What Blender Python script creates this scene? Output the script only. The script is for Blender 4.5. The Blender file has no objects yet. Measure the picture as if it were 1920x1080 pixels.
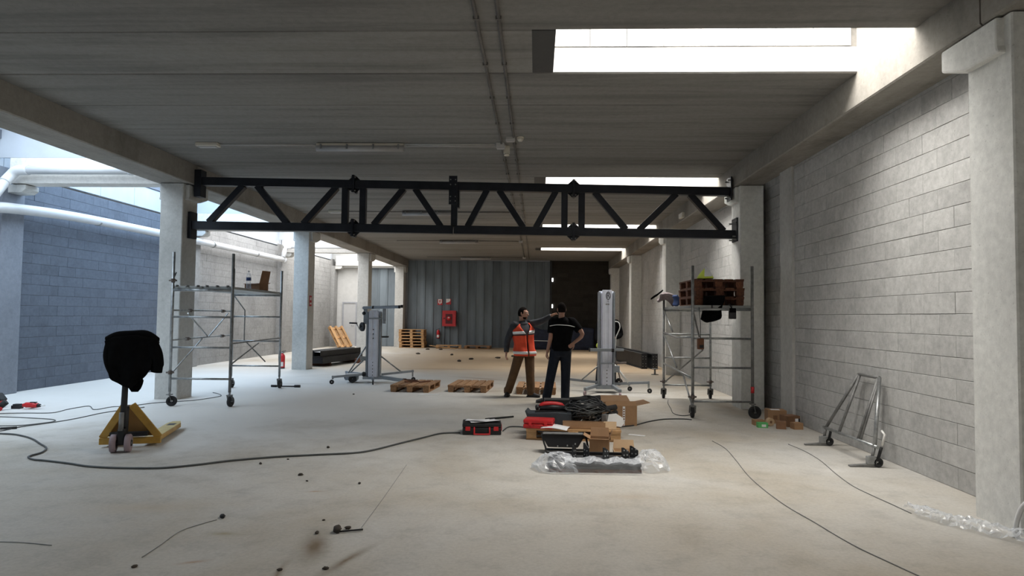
import bpy, bmesh, math, random
from mathutils import Vector, Matrix, noise
random.seed(7)
C = bpy.context.scene.collection
S = bpy.context.scene
PI = math.pi

# ---------------------------------------------------------------- camera, world, light, exposure
cam = bpy.data.cameras.new('camera')
cam.sensor_width = 36.0
cam.lens = 1243.44 * 36.0 / 1920.0
cam.shift_x = (960.0 - 958.88) / 1920.0
cam.clip_end = 200
co = bpy.data.objects.new('camera', cam); C.objects.link(co)
Rr = Vector((0.9992266, 0.03760577, 0.01148961)); Uu = Vector((-0.00989216, -0.04239244, 0.99905206)); Ff = Vector((-0.03805719, 0.99839305, 0.04198765))
m4 = Matrix((Rr, Uu, -Ff)).transposed().to_4x4(); m4.translation = Vector((0, 0, 1.57))
co.matrix_world = m4
S.camera = co

S.view_settings.view_transform = 'Standard'
S.view_settings.look = 'None'
S.view_settings.gamma = 1.0
S.view_settings.use_curve_mapping = False
S.view_settings.exposure = 0.75
try:
    S.cycles.use_denoising = True
    S.cycles.max_bounces = 10
    S.cycles.diffuse_bounces = 6
    S.cycles.transparent_max_bounces = 16
    S.cycles.sample_clamp_indirect = 6
except Exception:
    pass

w = bpy.data.worlds.new('overcast_sky'); S.world = w; w.use_nodes = True
bg = w.node_tree.nodes['Background']; bg.inputs['Color'].default_value = (0.86, 0.93, 1.0, 1); bg.inputs['Strength'].default_value = 0.6

# building grid (metres): x to the right, y into the hall, z up
GY = [-1.64, 5.05, 11.73, 18.42, 25.11, 31.80]
DEP = 0.52
LI, LO = -6.43, -6.85          # left column row, inner and outer faces
RI, RO = 3.56, 3.97            # right column row
LB0, LB1 = -6.95, -6.33        # left beam
RB0, RB1 = 3.50, 3.97          # right beam
ZB, ZC = 3.92, 4.29            # beam soffit, ceiling
XLW = -10.0
XRW = 3.95
PER = 6.689
SKY0 = 6.21; SLAB = PER / 6.0
SKYX0, SKYX1 = 0.16, 3.50

def daylight(name, loc, sx, sy, power, col):
    l = bpy.data.lights.new(name, 'AREA'); l.shape = 'RECTANGLE'; l.size = sx; l.size_y = sy
    l.energy = power; l.color = col
    o = bpy.data.objects.new(name, l); o.location = loc; C.objects.link(o); return o
# daylight coming through the glazing of each rooflight (over the hall) and of the long rooflights (left bay)
for k in (-1, 0, 1, 2, 3):
    daylight('rooflight_daylight', ((SKYX0 + SKYX1) / 2 + .05, SKY0 + PER * k + SLAB / 2, 5.42), 3.3, SLAB * .98, 174, (1.0, 0.97, 0.92))
BAYL = [(0, (0.76, 0.88, 1.0), 190), (1, (0.74, 0.87, 1.0), 160), (2, (0.60, 0.79, 1.0), 190), (3, (0.97, 0.98, 1.0), 210), (4, (1.0, 0.98, 0.95), 230)]
for i, col, pw in BAYL:
    daylight('bay_daylight', ((XLW + LB0) / 2, GY[i] + DEP / 2 + PER / 2, 5.12), 2.8, 5.9, pw, col)

# ---------------------------------------------------------------- helpers
class MB:
    """collects simple solids into one mesh"""
    def __init__(s): s.v = []; s.f = []; s.mi = []; s.m = 0; s.sm = []
    def add(s, vs, fs, smooth=False):
        b = len(s.v); s.v += [tuple(v) for v in vs]
        for f in fs: s.f.append([b + i for i in f]); s.mi.append(s.m); s.sm.append(smooth)
        return s
    def box(s, c, d, rot=None):
        hx, hy, hz = d[0] / 2, d[1] / 2, d[2] / 2
        vs = [Vector((x, y, z)) for z in (-hz, hz) for y in (-hy, hy) for x in (-hx, hx)]
        if rot is not None: vs = [rot @ v for v in vs]
        c = Vector(c); vs = [v + c for v in vs]
        return s.add(vs, [(0, 2, 3, 1), (4, 5, 7, 6), (0, 1, 5, 4), (2, 6, 7, 3), (0, 4, 6, 2), (1, 3, 7, 5)])
    def bb(s, x0, x1, y0, y1, z0, z1):
        return s.box(((x0 + x1) / 2, (y0 + y1) / 2, (z0 + z1) / 2), (x1 - x0, y1 - y0, z1 - z0))
    def beam(s, a, b, w, h, up=(0, 0, 1)):
        a = Vector(a); b = Vector(b); t = (b - a).normalized(); u = Vector(up)
        sd = t.cross(u)
        if sd.length < 1e-4: sd = t.cross(Vector((0, 1, 0)))
        sd.normalize(); u = sd.cross(t).normalized()
        vs = []
        for p in (a, b):
            for (i, j) in ((-1, -1), (1, -1), (1, 1), (-1, 1)): vs.append(p + sd * (w / 2 * i) + u * (h / 2 * j))
        return s.add(vs, [(3, 2, 1, 0), (4, 5, 6, 7), (0, 1, 5, 4), (1, 2, 6, 5), (2, 3, 7, 6), (3, 0, 4, 7)])
    def tube(s, pts, r, n=8, cap=True, flat=None, side=None):
        """tube through points; r a number or one per point; flat = second radius list; side = reference vector"""
        pts = [Vector(p) for p in pts]; k = len(pts)
        rs = r if isinstance(r, (list, tuple)) else [r] * k
        fl = flat if flat is not None else rs
        vs = []; ref = Vector(side) if side is not None else None
        for i in range(k):
            t = (pts[min(i + 1, k - 1)] - pts[max(i - 1, 0)])
            t = t.normalized() if t.length > 1e-9 else Vector((0, 0, 1))
            if ref is None: ref = Vector((0, 0, 1)) if abs(t.z) < .9 else Vector((1, 0, 0))
            a = ref - t * ref.dot(t)
            if a.length < 1e-4: a = Vector((0, 1, 0)) - t * t.y
            a.normalize(); b = t.cross(a)
            if side is None: ref = a
            for j in range(n):
                q = 2 * PI * j / n
                vs.append(pts[i] + a * (rs[i] * math.cos(q)) + b * (fl[i] * math.sin(q)))
        fs = []
        for i in range(k - 1):
            for j in range(n):
                fs.append((i * n + j, i * n + (j + 1) % n, (i + 1) * n + (j + 1) % n, (i + 1) * n + j))
        s.add(vs, fs, True)
        if cap:
            b0 = len(s.v) - k * n
            s.f.append([b0 + j for j in range(n)][::-1]); s.mi.append(s.m); s.sm.append(False)
            s.f.append([b0 + (k - 1) * n + j for j in range(n)]); s.mi.append(s.m); s.sm.append(False)
        return s
    def cyl(s, a, b, r, n=14): return s.tube([a, b], r, n)
    def wheel(s, c, axis, r, wd, n=18):
        c = Vector(c); ax = Vector(axis).normalized()
        prof = [(-.5, .55), (-.5, .88), (-.36, 1), (.36, 1), (.5, .88), (.5, .55), (.3, .5), (.3, .2), (-.3, .2), (-.3, .5)]
        a = ax.orthogonal().normalized(); b = ax.cross(a); vs = []
        for (x, q) in prof:
            for j in range(n):
                th = 2 * PI * j / n; vs.append(c + ax * (x * wd) + (a * math.cos(th) + b * math.sin(th)) * (q * r))
        k = len(prof); fs = [(i * n + j, i * n + (j + 1) % n, ((i + 1) % k) * n + (j + 1) % n, ((i + 1) % k) * n + j) for i in range(k) for j in range(n)]
        return s.add(vs, fs, True)
    def lathe(s, c, prof, n=18):
        c = Vector(c); vs = []; k = len(prof)
        for (r, z) in prof:
            for j in range(n):
                th = 2 * PI * j / n; vs.append(c + Vector((r * math.cos(th), r * math.sin(th), z)))
        fs = [(i * n + j, i * n + (j + 1) % n, (i + 1) * n + (j + 1) % n, (i + 1) * n + j) for i in range(k - 1) for j in range(n)]
        fs += [list(range(n))[::-1], [(k - 1) * n + j for j in range(n)]]
        return s.add(vs, fs, True)
    def prism(s, poly, o, ax, ay, depth):
        """polygon (in axes ax, ay at o) extruded by depth along ax x ay"""
        o = Vector(o); ax = Vector(ax); ay = Vector(ay); nz = ax.cross(ay).normalized() * depth; n = len(poly)
        vs = [o + ax * p[0] + ay * p[1] for p in poly]; vs += [v + nz for v in vs]
        return s.add(vs, [list(range(n))[::-1], list(range(n, 2 * n))] + [(i, (i + 1) % n, n + (i + 1) % n, n + i) for i in range(n)])
    def grid(s, fn, nu, nv, smooth=True, wrap=False):
        vs = [fn(i / nu, j / nv) for j in range(nv + 1) for i in range(nu + 1)]
        fs = [(j * (nu + 1) + i, j * (nu + 1) + i + 1, (j + 1) * (nu + 1) + i + 1, (j + 1) * (nu + 1) + i) for j in range(nv) for i in range(nu)]
        return s.add(vs, fs, smooth)
    def ball(s, c, r, nu=16, nv=10, fn=None):
        c = Vector(c); r = Vector(r) if not isinstance(r, (int, float)) else Vector((r, r, r))
        vs = []
        for j in range(nv + 1):
            ph = PI * j / nv
            for i in range(nu):
                th = 2 * PI * i / nu; d = Vector((math.sin(ph) * math.cos(th), math.sin(ph) * math.sin(th), math.cos(ph)))
                k = fn(d) if fn else 1.0
                vs.append(c + Vector((d.x * r.x, d.y * r.y, d.z * r.z)) * k)
        fs = [(j * nu + i, (j + 1) * nu + i, (j + 1) * nu + (i + 1) % nu, j * nu + (i + 1) % nu) for j in range(nv) for i in range(nu)]
        return s.add(vs, fs, True)
    def mesh(s, name, mats):
        me = bpy.data.meshes.new(name); me.from_pydata(s.v, [], s.f)
        for m in (mats if isinstance(mats, (list, tuple)) else [mats]): me.materials.append(m)
        me.polygons.foreach_set('material_index', s.mi); me.polygons.foreach_set('use_smooth', s.sm)
        me.validate(); me.update()
        bm = bmesh.new(); bm.from_mesh(me); bmesh.ops.recalc_face_normals(bm, faces=bm.faces); bm.to_mesh(me); bm.free()
        return me
    def build(s, name, mats, parent=None, bevel=0, loc=None, rot=None):
        o = bpy.data.objects.new(name, s.mesh(name, mats)); C.objects.link(o)
        if parent is not None: o.parent = parent
        if loc is not None: o.location = loc
        if rot is not None: o.rotation_euler = rot
        if bevel:
            b = o.modifiers.new('bevel', 'BEVEL'); b.width = bevel; b.segments = 2; b.limit_method = 'ANGLE'; b.angle_limit = .6
        return o
def tag(o, label, cat, group=None):
    o['label'] = label; o['category'] = cat
    if group: o['group'] = group
    return o
def thing(name, label, cat, loc=(0, 0, 0), rz=0.0, group=None):
    o = bpy.data.objects.new(name, None); o.empty_display_size = .1; C.objects.link(o)
    o.location = loc; o.rotation_euler = (0, 0, rz)
    return tag(o, label, cat, group)
def struct(o): o['kind'] = 'structure'; return o
def inst(name, me, parent, loc, rz=0):
    o = bpy.data.objects.new(name, me); C.objects.link(o); o.parent = parent; o.location = loc; o.rotation_euler = (0, 0, rz); return o
def copy_tree(src, loc, rot, label, group=None, name=None):
    r = src.copy(); C.objects.link(r); r.location = loc; r.rotation_euler = rot; r['label'] = label
    if group: r['group'] = group
    elif 'group' in r: del r['group']
    for ch in list(src.children):
        c = ch.copy(); C.objects.link(c); c.parent = r
        for g in list(ch.children):
            d = g.copy(); C.objects.link(d); d.parent = c
    return r
def spline(pts, k=6):
    P = [Vector(p) for p in pts]; out = []
    for i in range(len(P) - 1):
        p0 = P[max(i - 1, 0)]; p1 = P[i]; p2 = P[i + 1]; p3 = P[min(i + 2, len(P) - 1)]
        for j in range(k):
            t = j / k
            out.append(.5 * ((2 * p1) + (p2 - p0) * t + (2 * p0 - 5 * p1 + 4 * p2 - p3) * t * t + (3 * p1 - p0 - 3 * p2 + p3) * t ** 3))
    out.append(P[-1]); return out
def RZ(a): return Matrix.Rotation(a, 3, 'Z')
def RX(a): return Matrix.Rotation(a, 3, 'X')
def RY(a): return Matrix.Rotation(a, 3, 'Y')

# ---------------------------------------------------------------- materials
def nt(name):
    m = bpy.data.materials.new(name); m.use_nodes = True; t = m.node_tree; return m, t, t.nodes, t.links, t.nodes['Principled BSDF']
def N(t, kind, **kw):
    n = t.nodes.new(kind)
    for k, v in kw.items():
        if k in ('operation', 'blend_type', 'data_type', 'noise_dimensions', 'gradient_type', 'feature'): setattr(n, k, v)
        else: n.inputs[k].default_value = v
    return n
def ramp(t, src, stops):
    r = t.nodes.new('ShaderNodeValToRGB'); e = r.color_ramp.elements
    while len(e) < len(stops): e.new(.5)
    for i, (p, c) in enumerate(stops):
        e[i].position = p; e[i].color = (c, c, c, 1) if isinstance(c, (int, float)) else (*c, 1)
    t.links.new(src, r.inputs['Fac']); return r
def mixc(t, fac, a, b, mode='MIX'):
    m = t.nodes.new('ShaderNodeMix'); m.data_type = 'RGBA'; m.blend_type = mode
    for k, v in ((0, fac), (6, a), (7, b)):
        if hasattr(v, 'is_output'): t.links.new(v, m.inputs[k])
        elif isinstance(v, (int, float)): m.inputs[k].default_value = v
        else: m.inputs[k].default_value = (*v, 1)
    return m.outputs[2]
def M(name, col, rough=.6, metal=0.0, var=.12, sc=6.0, bump=0.0, bsc=60.0, rnd=0.0, stretch=(1, 1, 1), spec=None, alpha=None):
    m, t, n, l, p = nt(name)
    tc = n.new('ShaderNodeTexCoord'); mp = n.new('ShaderNodeMapping'); mp.inputs['Scale'].default_value = stretch
    l.new(tc.outputs['Object'], mp.inputs['Vector'])
    vec = mp.outputs['Vector']
    if rnd:
        oi = n.new('ShaderNodeObjectInfo'); ad = n.new('ShaderNodeVectorMath'); ad.operation = 'ADD'
        sc_ = N(t, 'ShaderNodeMath', operation='MULTIPLY'); l.new(oi.outputs['Random'], sc_.inputs[0]); sc_.inputs[1].default_value = 97.0
        l.new(vec, ad.inputs[0]); l.new(sc_.outputs[0], ad.inputs[1]); vec = ad.outputs[0]
    nz = N(t, 'ShaderNodeTexNoise', Scale=sc, Detail=6.0, Roughness=.6); l.new(vec, nz.inputs['Vector'])
    lo = tuple(c * (1 - var) for c in col); hi = tuple(min(1, c * (1 + var)) for c in col)
    r = ramp(t, nz.outputs['Fac'], [(.3, lo), (.7, hi)]); out = r.outputs['Color']
    if rnd:
        mr = N(t, 'ShaderNodeMapRange'); l.new(oi.outputs['Random'], mr.inputs['Value']); mr.inputs['To Min'].default_value = 1 - rnd; mr.inputs['To Max'].default_value = 1 + rnd
        out = mixc(t, 1.0, out, mr.outputs['Result'], 'MULTIPLY')
    l.new(out, p.inputs['Base Color'])
    p.inputs['Roughness'].default_value = rough; p.inputs['Metallic'].default_value = metal
    if spec is not None: p.inputs['Specular IOR Level'].default_value = spec
    if alpha is not None: p.inputs['Alpha'].default_value = alpha
    if bump:
        n2 = N(t, 'ShaderNodeTexNoise', Scale=bsc, Detail=4.0); l.new(vec, n2.inputs['Vector'])
        b = N(t, 'ShaderNodeBump', Strength=bump, Distance=.01); l.new(n2.outputs['Fac'], b.inputs['Height']); l.new(b.outputs['Normal'], p.inputs['Normal'])
    return m
def concrete(name, col, streak=(1, 1, 1), amt=.3, rnd=.06, big=.7, speck=.25, bump=.25):
    """cast concrete: broad mottling, streaks, pores"""
    m, t, n, l, p = nt(name)
    tc = n.new('ShaderNodeTexCoord'); oi = n.new('ShaderNodeObjectInfo')
    off = N(t, 'ShaderNodeMath', operation='MULTIPLY'); l.new(oi.outputs['Random'], off.inputs[0]); off.inputs[1].default_value = 53.0
    ad = n.new('ShaderNodeVectorMath'); ad.operation = 'ADD'; l.new(tc.outputs['Object'], ad.inputs[0]); l.new(off.outputs[0], ad.inputs[1])
    mp = n.new('ShaderNodeMapping'); mp.inputs['Scale'].default_value = streak; l.new(ad.outputs[0], mp.inputs['Vector'])
    a = N(t, 'ShaderNodeTexNoise', Scale=big, Detail=8.0, Roughness=.65, Distortion=.4); l.new(mp.outputs['Vector'], a.inputs['Vector'])
    b = N(t, 'ShaderNodeTexNoise', Scale=14.0, Detail=6.0, Roughness=.7); l.new(ad.outputs[0], b.inputs['Vector'])
    c = N(t, 'ShaderNodeTexNoise', Scale=55.0, Detail=3.0); l.new(ad.outputs[0], c.inputs['Vector'])
    ra = ramp(t, a.outputs['Fac'], [(.3, 1 - amt), (.5, 1.0), (.72, 1 + amt * .45)])
    rb = ramp(t, b.outputs['Fac'], [(.3, 1 - speck * .6), (.7, 1 + speck * .3)])
    rc = ramp(t, c.outputs['Fac'], [(.24, 1 - speck), (.36, 1.0)])
    o = mixc(t, 1.0, col, ra.outputs['Color'], 'MULTIPLY'); o = mixc(t, 1.0, o, rb.outputs['Color'], 'MULTIPLY'); o = mixc(t, 1.0, o, rc.outputs['Color'], 'MULTIPLY')
    mr = N(t, 'ShaderNodeMapRange'); l.new(oi.outputs['Random'], mr.inputs['Value']); mr.inputs['To Min'].default_value = 1 - rnd; mr.inputs['To Max'].default_value = 1 + rnd
    o = mixc(t, 1.0, o, mr.outputs['Result'], 'MULTIPLY')
    l.new(o, p.inputs['Base Color']); p.inputs['Roughness'].default_value = .88; p.inputs['Specular IOR Level'].default_value = .25
    bp = N(t, 'ShaderNodeBump', Strength=bump, Distance=.006); l.new(b.outputs['Fac'], bp.inputs['Height']); l.new(bp.outputs['Normal'], p.inputs['Normal'])
    return m

m_slab = concrete('ceiling_concrete', (.25, .24, .225), (.22, 3.2, 1), .34, .10, 1.1, .2)
m_beam = concrete('beam_concrete', (.31, .29, .26), (3.0, .8, .5), .35, .05, .8)
m_colL = concrete('shaded_blue_pilaster', (.25, .27, .31), (1, 1, .6), .18, .04, .9)  # concrete with the bluish shade of the left bay put into its colour
m_blockF = concrete('dimmed_concrete_block', (.30, .297, .29), (1, 1, 1), .2, .03, 1.2, .35)  # concrete block darkened to carry the weaker light of the far left bays
m_colR = concrete('lit_column_concrete', (.80, .80, .77), (1, 1, .6), .16, .04, .9)  # column concrete of the right row, rooflight brightness put into its tone
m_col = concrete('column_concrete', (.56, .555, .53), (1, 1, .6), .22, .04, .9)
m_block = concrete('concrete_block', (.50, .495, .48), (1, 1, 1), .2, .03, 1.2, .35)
m_blockL = concrete('shaded_blue_block', (.128, .145, .178), (1, 1, 1), .2, .025, 1.2, .3)  # near left wall: bluish bay light and shade put into the block colour
m_mortar = M('mortar', (.19, .18, .165), .95, var=.7, sc=1.6)
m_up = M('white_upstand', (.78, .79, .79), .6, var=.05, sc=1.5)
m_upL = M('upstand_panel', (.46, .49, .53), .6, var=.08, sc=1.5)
m_cross = concrete('pale_cross_beam', (.74, .72, .68), (1, 1, 1), .12, .03)
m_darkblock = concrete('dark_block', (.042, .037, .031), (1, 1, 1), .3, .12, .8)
m_sheet = M('galvanised_sheet', (.15, .178, .20), .5, .25, var=.35, sc=.8, rnd=.12, stretch=(1, 1, .35))
m_door = M('door_grey', (.47, .47, .47), .5, var=.05)
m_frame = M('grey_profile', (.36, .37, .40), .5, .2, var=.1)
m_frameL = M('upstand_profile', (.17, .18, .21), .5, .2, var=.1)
m_truss = M('dark_steel', (.018, .02, .026), .45, .3, var=.3, sc=5, spec=.4)
m_darksteel = M('primed_steel', (.026, .028, .031), .5, .2, var=.4, sc=4)
m_galv = M('galvanised_tube', (.36, .37, .37), .42, .75, var=.3, sc=14, bump=.1)
m_galvd = M('dull_galvanised', (.22, .22, .215), .6, .5, var=.35, sc=10)
m_alu = M('aluminium', (.70, .73, .82), .42, .3, var=.1, sc=4)
m_alud = M('grey_aluminium', (.30, .33, .36), .45, .55, var=.15, sc=5)
m_pvc = M('grey_pvc', (.66, .67, .68), .45, var=.07, sc=2)
m_wood = M('pallet_wood', (.30, .165, .08), .8, var=.4, sc=7, rnd=.28, bump=.3, bsc=40, stretch=(1, 5, 5))
m_woodl = M('new_wood', (.46, .27, .125), .8, var=.3, sc=7, rnd=.2, stretch=(1, 5, 5))
m_woodd = M('dark_wood', (.115, .042, .020), .8, var=.5, sc=7, rnd=.3, stretch=(1, 5, 5))
m_card = M('cardboard', (.36, .21, .11), .85, var=.12, sc=5)
m_cardl = M('pale_cardboard', (.55, .39, .24), .85, var=.1, sc=5)
m_cardd = M('dark_cardboard', (.22, .115, .06), .85, var=.2, sc=5)
m_black = M('black_plastic', (.012, .012, .014), .45, var=.3)
m_rubber = M('rubber', (.022, .022, .023), .8, var=.3)
m_cloth = M('black_cloth', (.0045, .0045, .005), 1.0, var=.4, bump=.3, bsc=20, spec=.08)
m_red = M('red_plastic', (.55, .018, .022), .4, var=.15)
m_redp = M('red_paint', (.48, .03, .035), .4, var=.15)
m_yel = M('ochre_paint', (.50, .285, .05), .45, var=.2, sc=6)
m_yelp = M('pale_yellow_paint', (.56, .44, .17), .5, var=.15, sc=6)
m_pu = M('pink_polyurethane', (.30, .225, .24), .6, var=.15)
m_white = M('white_plastic', (.78, .77, .74), .5, var=.05)
m_paper = M('paper', (.84, .84, .85), .8, var=.02)
m_cream = M('cream_plastic', (.62, .58, .49), .5, var=.05)
m_cable = M('grey_cable', (.075, .08, .078), .6, var=.2)
m_wire = M('thin_grey_wire', (.22, .22, .21), .6, var=.2)
m_cableb = M('black_cable', (.026, .028, .03), .35, var=.3)
m_cond = M('conduit_grey', (.13, .12, .11), .7, var=.3, sc=3)
m_condl = M('conduit_pale', (.48, .47, .45), .5, var=.1)
m_lamp = M('lamp_diffuser', (.40, .39, .385), .35, var=.08)
m_navy = M('navy_sheet', (.018, .026, .055), .7, var=.3)
m_blue = M('blue_fabric', (.03, .06, .17), .8, var=.3)
m_green = M('green_card', (.10, .42, .13), .6, var=.1)
m_hivis = M('hivis_yellow', (.78, .92, .12), .7, var=.1)
m_orange = M('hivis_orange', (.86, .085, .03), .75, var=.1, sc=9)
m_refl = M('reflective_band', (.90, .92, .92), .4, var=.03)
m_skin = M('skin', (.42, .225, .155), .55, var=.1, sc=20)
m_hair = M('dark_hair', (.010, .0075, .0065), .95, var=.3, sc=40, spec=.08)
m_shirt = M('charcoal_shirt', (.035, .037, .042), .9, var=.25, sc=12)
m_sleeve = M('grey_sleeve', (.048, .05, .058), .9, var=.2, sc=12)
m_polo = M('black_polo', (.006, .006, .007), 1.0, var=.3, sc=12, spec=.1)
m_brown = M('brown_trousers', (.118, .062, .027), .9, var=.25, sc=10)
m_jean = M('navy_jeans', (.010, .014, .024), .9, var=.3, sc=12)
m_shoe = M('dark_shoe', (.02, .018, .017), .6, var=.3)
m_shoeg = M('grey_shoe', (.05, .05, .052), .6, var=.3)
m_purple = M('mauve_fabric', (.22, .18, .185), .9, var=.25, sc=15)
m_rust = M('rusty_tube', (.16, .13, .115), .6, .4, var=.4, sc=12)
m_pad = M('scaffold_board', (.33, .34, .33), .55, .5, var=.2, sc=5)
m_rope = M('white_rope', (.75, .75, .72), .8, var=.05)
m_led = bpy.data.materials.new('daylight_slit'); m_led.use_nodes = True
_p = m_led.node_tree.nodes['Principled BSDF']; _p.inputs['Emission Color'].default_value = (1, 1, 1, 1); _p.inputs['Emission Strength'].default_value = 3.0
def clear(name, dens=.35, tint=(.85, .88, .92), rough=.12):
    m, t, n, l, p = nt(name)
    out = n['Material Output']; tr = n.new('ShaderNodeBsdfTransparent'); tr.inputs['Color'].default_value = (.97, .98, .99, 1)
    p.inputs['Base Color'].default_value = (*tint, 1); p.inputs['Roughness'].default_value = rough; p.inputs['Specular IOR Level'].default_value = .9
    fr = N(t, 'ShaderNodeLayerWeight', Blend=.35); rp = ramp(t, fr.outputs['Facing'], [(0, dens * .5), (.8, min(1, dens * 2.2))])
    mx = n.new('ShaderNodeMixShader'); l.new(rp.outputs['Color'], mx.inputs[0]); l.new(tr.outputs[0], mx.inputs[1]); l.new(p.outputs[0], mx.inputs[2]); l.new(mx.outputs[0], out.inputs[0])
    return m
m_film = clear('plastic_film', .34)
m_bottle = clear('clear_bottle', .22, (.8, .9, 1.0), .05)
m_glass = clear('cabinet_glass', .2, (.5, .5, .5), .05)

def floor_mat():
    m, t, n, l, p = nt('dusty_concrete_floor')
    tc = n.new('ShaderNodeTexCoord'); v = tc.outputs['Object']
    a = N(t, 'ShaderNodeTexNoise', Scale=.42, Detail=9.0, Roughness=.62, Distortion=.5); l.new(v, a.inputs['Vector'])
    b = N(t, 'ShaderNodeTexNoise', Scale=3.0, Detail=8.0, Roughness=.7); l.new(v, b.inputs['Vector'])
    c = N(t, 'ShaderNodeTexNoise', Scale=34.0, Detail=5.0, Roughness=.7); l.new(v, c.inputs['Vector'])
    base = ramp(t, a.outputs['Fac'], [(.3, (.405, .355, .28)), (.5, (.485, .455, .405)), (.68, (.54, .525, .495))]).outputs['Color']
    rb = ramp(t, b.outputs['Fac'], [(.28, .80), (.5, 1.0), (.75, 1.05)]); rc = ramp(t, c.outputs['Fac'], [(.25, .86), (.6, 1.04)])
    o = mixc(t, 1.0, base, rb.outputs['Color'], 'MULTIPLY'); o = mixc(t, 1.0, o, rc.outputs['Color'], 'MULTIPLY')
    sx = n.new('ShaderNodeSeparateXYZ'); l.new(v, sx.inputs[0])
    # brown dust over the far half of the hall, ragged edge
    wob = N(t, 'ShaderNodeMath', operation='MULTIPLY_ADD'); l.new(a.outputs['Fac'], wob.inputs[0]); wob.inputs[1].default_value = 7.0; l.new(sx.outputs['Y'], wob.inputs[2])
    wob2 = N(t, 'ShaderNodeMath', operation='MULTIPLY_ADD'); l.new(b.outputs['Fac'], wob2.inputs[0]); wob2.inputs[1].default_value = 2.0; l.new(wob.outputs[0], wob2.inputs[2])
    dy = N(t, 'ShaderNodeMapRange'); l.new(wob2.outputs[0], dy.inputs['Value']); dy.inputs['From Min'].default_value = 20.5; dy.inputs['From Max'].default_value = 24.5
    dx = N(t, 'ShaderNodeMapRange'); l.new(sx.outputs['X'], dx.inputs['Value']); dx.inputs['From Min'].default_value = -6.2; dx.inputs['From Max'].default_value = -3.2
    dd = N(t, 'ShaderNodeMath', operation='MULTIPLY'); l.new(dy.outputs[0], dd.inputs[0]); l.new(dx.outputs[0], dd.inputs[1])
    d3 = N(t, 'ShaderNodeMath', operation='MULTIPLY'); l.new(dd.outputs[0], d3.inputs[0]); d3.inputs[1].default_value = .92
    o = mixc(t, d3.outputs[0], o, (.43, .315, .20))
    px_ = N(t, 'ShaderNodeMapRange'); l.new(sx.outputs['X'], px_.inputs['Value']); px_.inputs['From Min'].default_value = 0.0; px_.inputs['From Max'].default_value = -3.4  # paler left floor: brightness of the bay light put into the colour
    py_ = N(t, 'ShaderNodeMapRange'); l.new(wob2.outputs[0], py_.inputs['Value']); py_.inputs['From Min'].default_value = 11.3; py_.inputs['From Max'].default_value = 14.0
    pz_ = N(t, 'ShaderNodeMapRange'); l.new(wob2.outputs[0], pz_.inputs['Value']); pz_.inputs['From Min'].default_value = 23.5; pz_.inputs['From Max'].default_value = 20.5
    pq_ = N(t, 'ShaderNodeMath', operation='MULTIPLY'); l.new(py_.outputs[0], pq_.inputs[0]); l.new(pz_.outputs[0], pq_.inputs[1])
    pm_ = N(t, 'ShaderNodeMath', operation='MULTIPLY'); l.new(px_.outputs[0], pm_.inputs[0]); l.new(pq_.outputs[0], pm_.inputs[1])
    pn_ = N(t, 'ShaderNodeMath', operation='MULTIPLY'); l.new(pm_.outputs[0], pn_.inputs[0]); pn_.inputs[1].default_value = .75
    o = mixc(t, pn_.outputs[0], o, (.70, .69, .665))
    # stains with a place of their own: cx, cy, rx, ry, turn, strength, colour
    for (cx, cy, rx, ry, rot, st, col) in ((-1.42, 4.55, .16, .5, .25, .75, (.20, .15, .10)), (-1.15, 4.3, .07, .55, -.35, .6, (.2, .15, .1)), (-1.5, 4.0, .05, .5, .12, .55, (.22, .16, .1)),
            (-2.15, 4.75, .22, .09, 0, .45, (.3, .24, .13)), (-.9, 13.9, .5, .25, .4, .35, (.27, .2, .13)), (.1, 12.6, .6, .2, .2, .35, (.25, .2, .15)), (-1.2, 16.6, 1.4, .22, -.5, .45, (.2, .14, .09)),
            (.2, 17.3, 1.6, .2, .45, .45, (.2, .14, .09)), (-2.4, 19.4, 2.6, .3, .05, .4, (.22, .16, .1)), (-.1, 21.0, 2.4, .25, -.1, .4, (.2, .14, .09)), (2.6, 18.9, 1.2, .3, .1, .4, (.24, .17, .1)), (-5.2, 14.8, .9, .3, .1, .25, (.3, .28, .25)),
            (-1.9, 5.9, .12, .05, .2, .5, (.36, .22, .12)), (-2.1, 4.2, .16, .05, .5, .5, (.36, .22, .13)), (3.2, 7.2, .4, .25, .3, .3, (.7, .68, .65)), (3.5, 12.0, .35, 1.0, 0, .4, (.28, .2, .13)), (-4.4, 7.1, .35, .4, 0, .3, (.25, .22, .2)), (0.9, 6.0, .6, .2, .1, .25, (.40, .30, .2)), (-3.0, 5.4, .8, .3, .2, .3, (.42, .33, .22))):
        mp = n.new('ShaderNodeMapping'); mp.vector_type = 'TEXTURE'
        mp.inputs['Location'].default_value = (cx, cy, 0); mp.inputs['Rotation'].default_value = (0, 0, rot); mp.inputs['Scale'].default_value = (rx, ry, 1)
        ds = n.new('ShaderNodeVectorMath'); ds.operation = 'SCALE'; nv = n.new('ShaderNodeVectorMath'); nv.operation = 'ADD'
        l.new(b.outputs['Color'], ds.inputs[0]); ds.inputs['Scale'].default_value = .5 * min(rx, ry) + .05
        l.new(v, nv.inputs[0]); l.new(ds.outputs[0], nv.inputs[1]); l.new(nv.outputs[0], mp.inputs['Vector'])
        g = N(t, 'ShaderNodeTexGradient', gradient_type='QUADRATIC_SPHERE'); l.new(mp.outputs[0], g.inputs['Vector'])
        k = N(t, 'ShaderNodeMath', operation='MULTIPLY'); l.new(g.outputs['Fac'], k.inputs[0]); k.inputs[1].default_value = st * 1.8
        k2 = N(t, 'ShaderNodeMath', operation='MULTIPLY'); k2.use_clamp = True; l.new(k.outputs[0], k2.inputs[0]); l.new(rb.outputs['Color'], k2.inputs[1])
        o = mixc(t, k2.outputs[0], o, col)
    l.new(o, p.inputs['Base Color'])
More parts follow.
